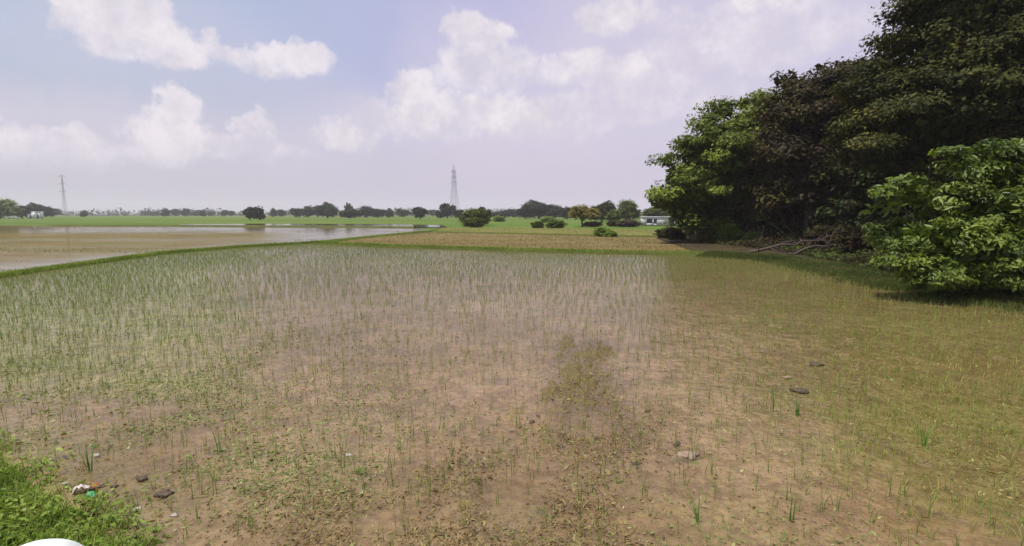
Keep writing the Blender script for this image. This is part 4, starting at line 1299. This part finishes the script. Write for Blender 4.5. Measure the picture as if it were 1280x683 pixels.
for (cx_, cy_, rx_, ry_, s_) in CL:
    u0, v0 = dirof(cx_, cy_)
    u1, _ = dirof(cx_ + rx_, cy_); _, v1 = dirof(cx_, cy_ - ry_)
    du = nt.math('DIVIDE', nt.math('SUBTRACT', u, u0), max(1e-3, abs(u1 - u0)))
    dv = nt.math('DIVIDE', nt.math('SUBTRACT', v, v0), max(1e-3, abs(v1 - v0)))
    e = nt.math('ADD', nt.math('MULTIPLY', du, du), nt.math('MULTIPLY', dv, dv))
    val = nt.math('MULTIPLY', nt.remap(e, 1.5, 0.25), nt.remap(dv, -1.6, 0.3, 0.35 * s_, s_))
    acc = val if acc is None else nt.math('MAXIMUM', acc, val)
veil = None
for (cx_, cy_, rx_, ry_, s_) in VEIL:
    u0, v0 = dirof(cx_, cy_)
    u1, _ = dirof(cx_ + rx_, cy_); _, v1 = dirof(cx_, cy_ - ry_)
    du = nt.math('DIVIDE', nt.math('SUBTRACT', u, u0), max(1e-3, abs(u1 - u0)))
    dv = nt.math('DIVIDE', nt.math('SUBTRACT', v, v0), max(1e-3, abs(v1 - v0)))
    e = nt.math('ADD', nt.math('MULTIPLY', du, du), nt.math('MULTIPLY', dv, dv))
    val = nt.math('MULTIPLY', nt.remap(e, 1.8, 0.0), s_)
    veil = val if veil is None else nt.math('MAXIMUM', veil, val)
# scattered cloud above the frame and behind
high = nt.math('MULTIPLY', nt.remap(el, 0.45, 0.7), nt.remap(nt.noise(dirv, 2.4, 6, 0.6), 0.45, 0.62))
acc = nt.math('MAXIMUM', acc, nt.math('MULTIPLY', high, 0.8))
fineN = nt.noise(dirv, 17.0, 10, 0.68)
dens = nt.math('ADD', acc, nt.math('MULTIPLY', nt.math('SUBTRACT', fineN, 0.5), 0.9))
dens = nt.remap(dens, 0.14, 0.80)
veil = nt.math('MULTIPLY', veil, nt.remap(nt.noise(dirv, 5.0, 6, 0.6), 0.2, 0.7, 0.6, 1.0))
# light side / shaded side of the billows
off = nt.node('ShaderNodeVectorMath', operation='ADD'); nt.l.new(dirv, off.inputs[0]); off.inputs[1].default_value = (-0.012, 0.0, 0.022)
rel = nt.math('SUBTRACT', fineN, nt.noise(off.outputs[0], 13.0, 8, 0.62))
lit = nt.math('MULTIPLY_ADD', rel, 3.0, 0.5, clamp=True)
def K(r, g_, b): return (r / STR, g_ / STR, b / STR)


cloud = nt.mix(lit, K(0.67, 0.63, 0.70), K(0.86, 0.80, 0.84))
side = nt.remap(az, -0.75, 0.1)
clear = nt.mix(0.2, nt.mix(side, K(0.46, 0.54, 0.71), K(0.53, 0.505, 0.77)), sky.outputs[0])
haze_c = nt.mix(side, K(0.525, 0.51, 0.565), K(0.57, 0.515, 0.63))
f = nt.remap(el, 0.27, 0.02)
base = nt.mix(nt.math('MULTIPLY', f, 0.95), clear, haze_c)
base = nt.mix(nt.math('MULTIPLY', veil, nt.remap(el, 0.02, 0.16, 0.25, 1.0)), base, K(0.67, 0.615, 0.725))
final = nt.mix(nt.math('MULTIPLY', dens, nt.remap(el, 0.03, 0.13, 0.05, 0.86)), base, cloud)
nt.l.new(final, bg.inputs['Color'])

# ================================================================== CAMERA AND RENDER
cd = bpy.data.cameras.new('camera'); cd.sensor_width = 36; cd.lens = 36 * F / 1280; cd.clip_end = 12000; cd.clip_start = 0.05
co = bpy.data.objects.new('camera', cd); C.objects.link(co)
co.location = (0, 0, H); co.rotation_euler = (math.pi / 2 - PITCH, 0, 0)
S.camera = co
S.render.engine = 'CYCLES'
S.cycles.use_denoising = True
S.cycles.max_bounces = 8
S.cycles.transparent_max_bounces = 16
S.cycles.volume_bounces = 1
S.cycles.diffuse_bounces = 3
S.cycles.sample_clamp_indirect = 4
S.view_settings.view_transform = 'Standard'
S.view_settings.look = 'None'
S.view_settings.gamma = 1
S.view_settings.exposure = 0.08
S.view_settings.use_curve_mapping = False
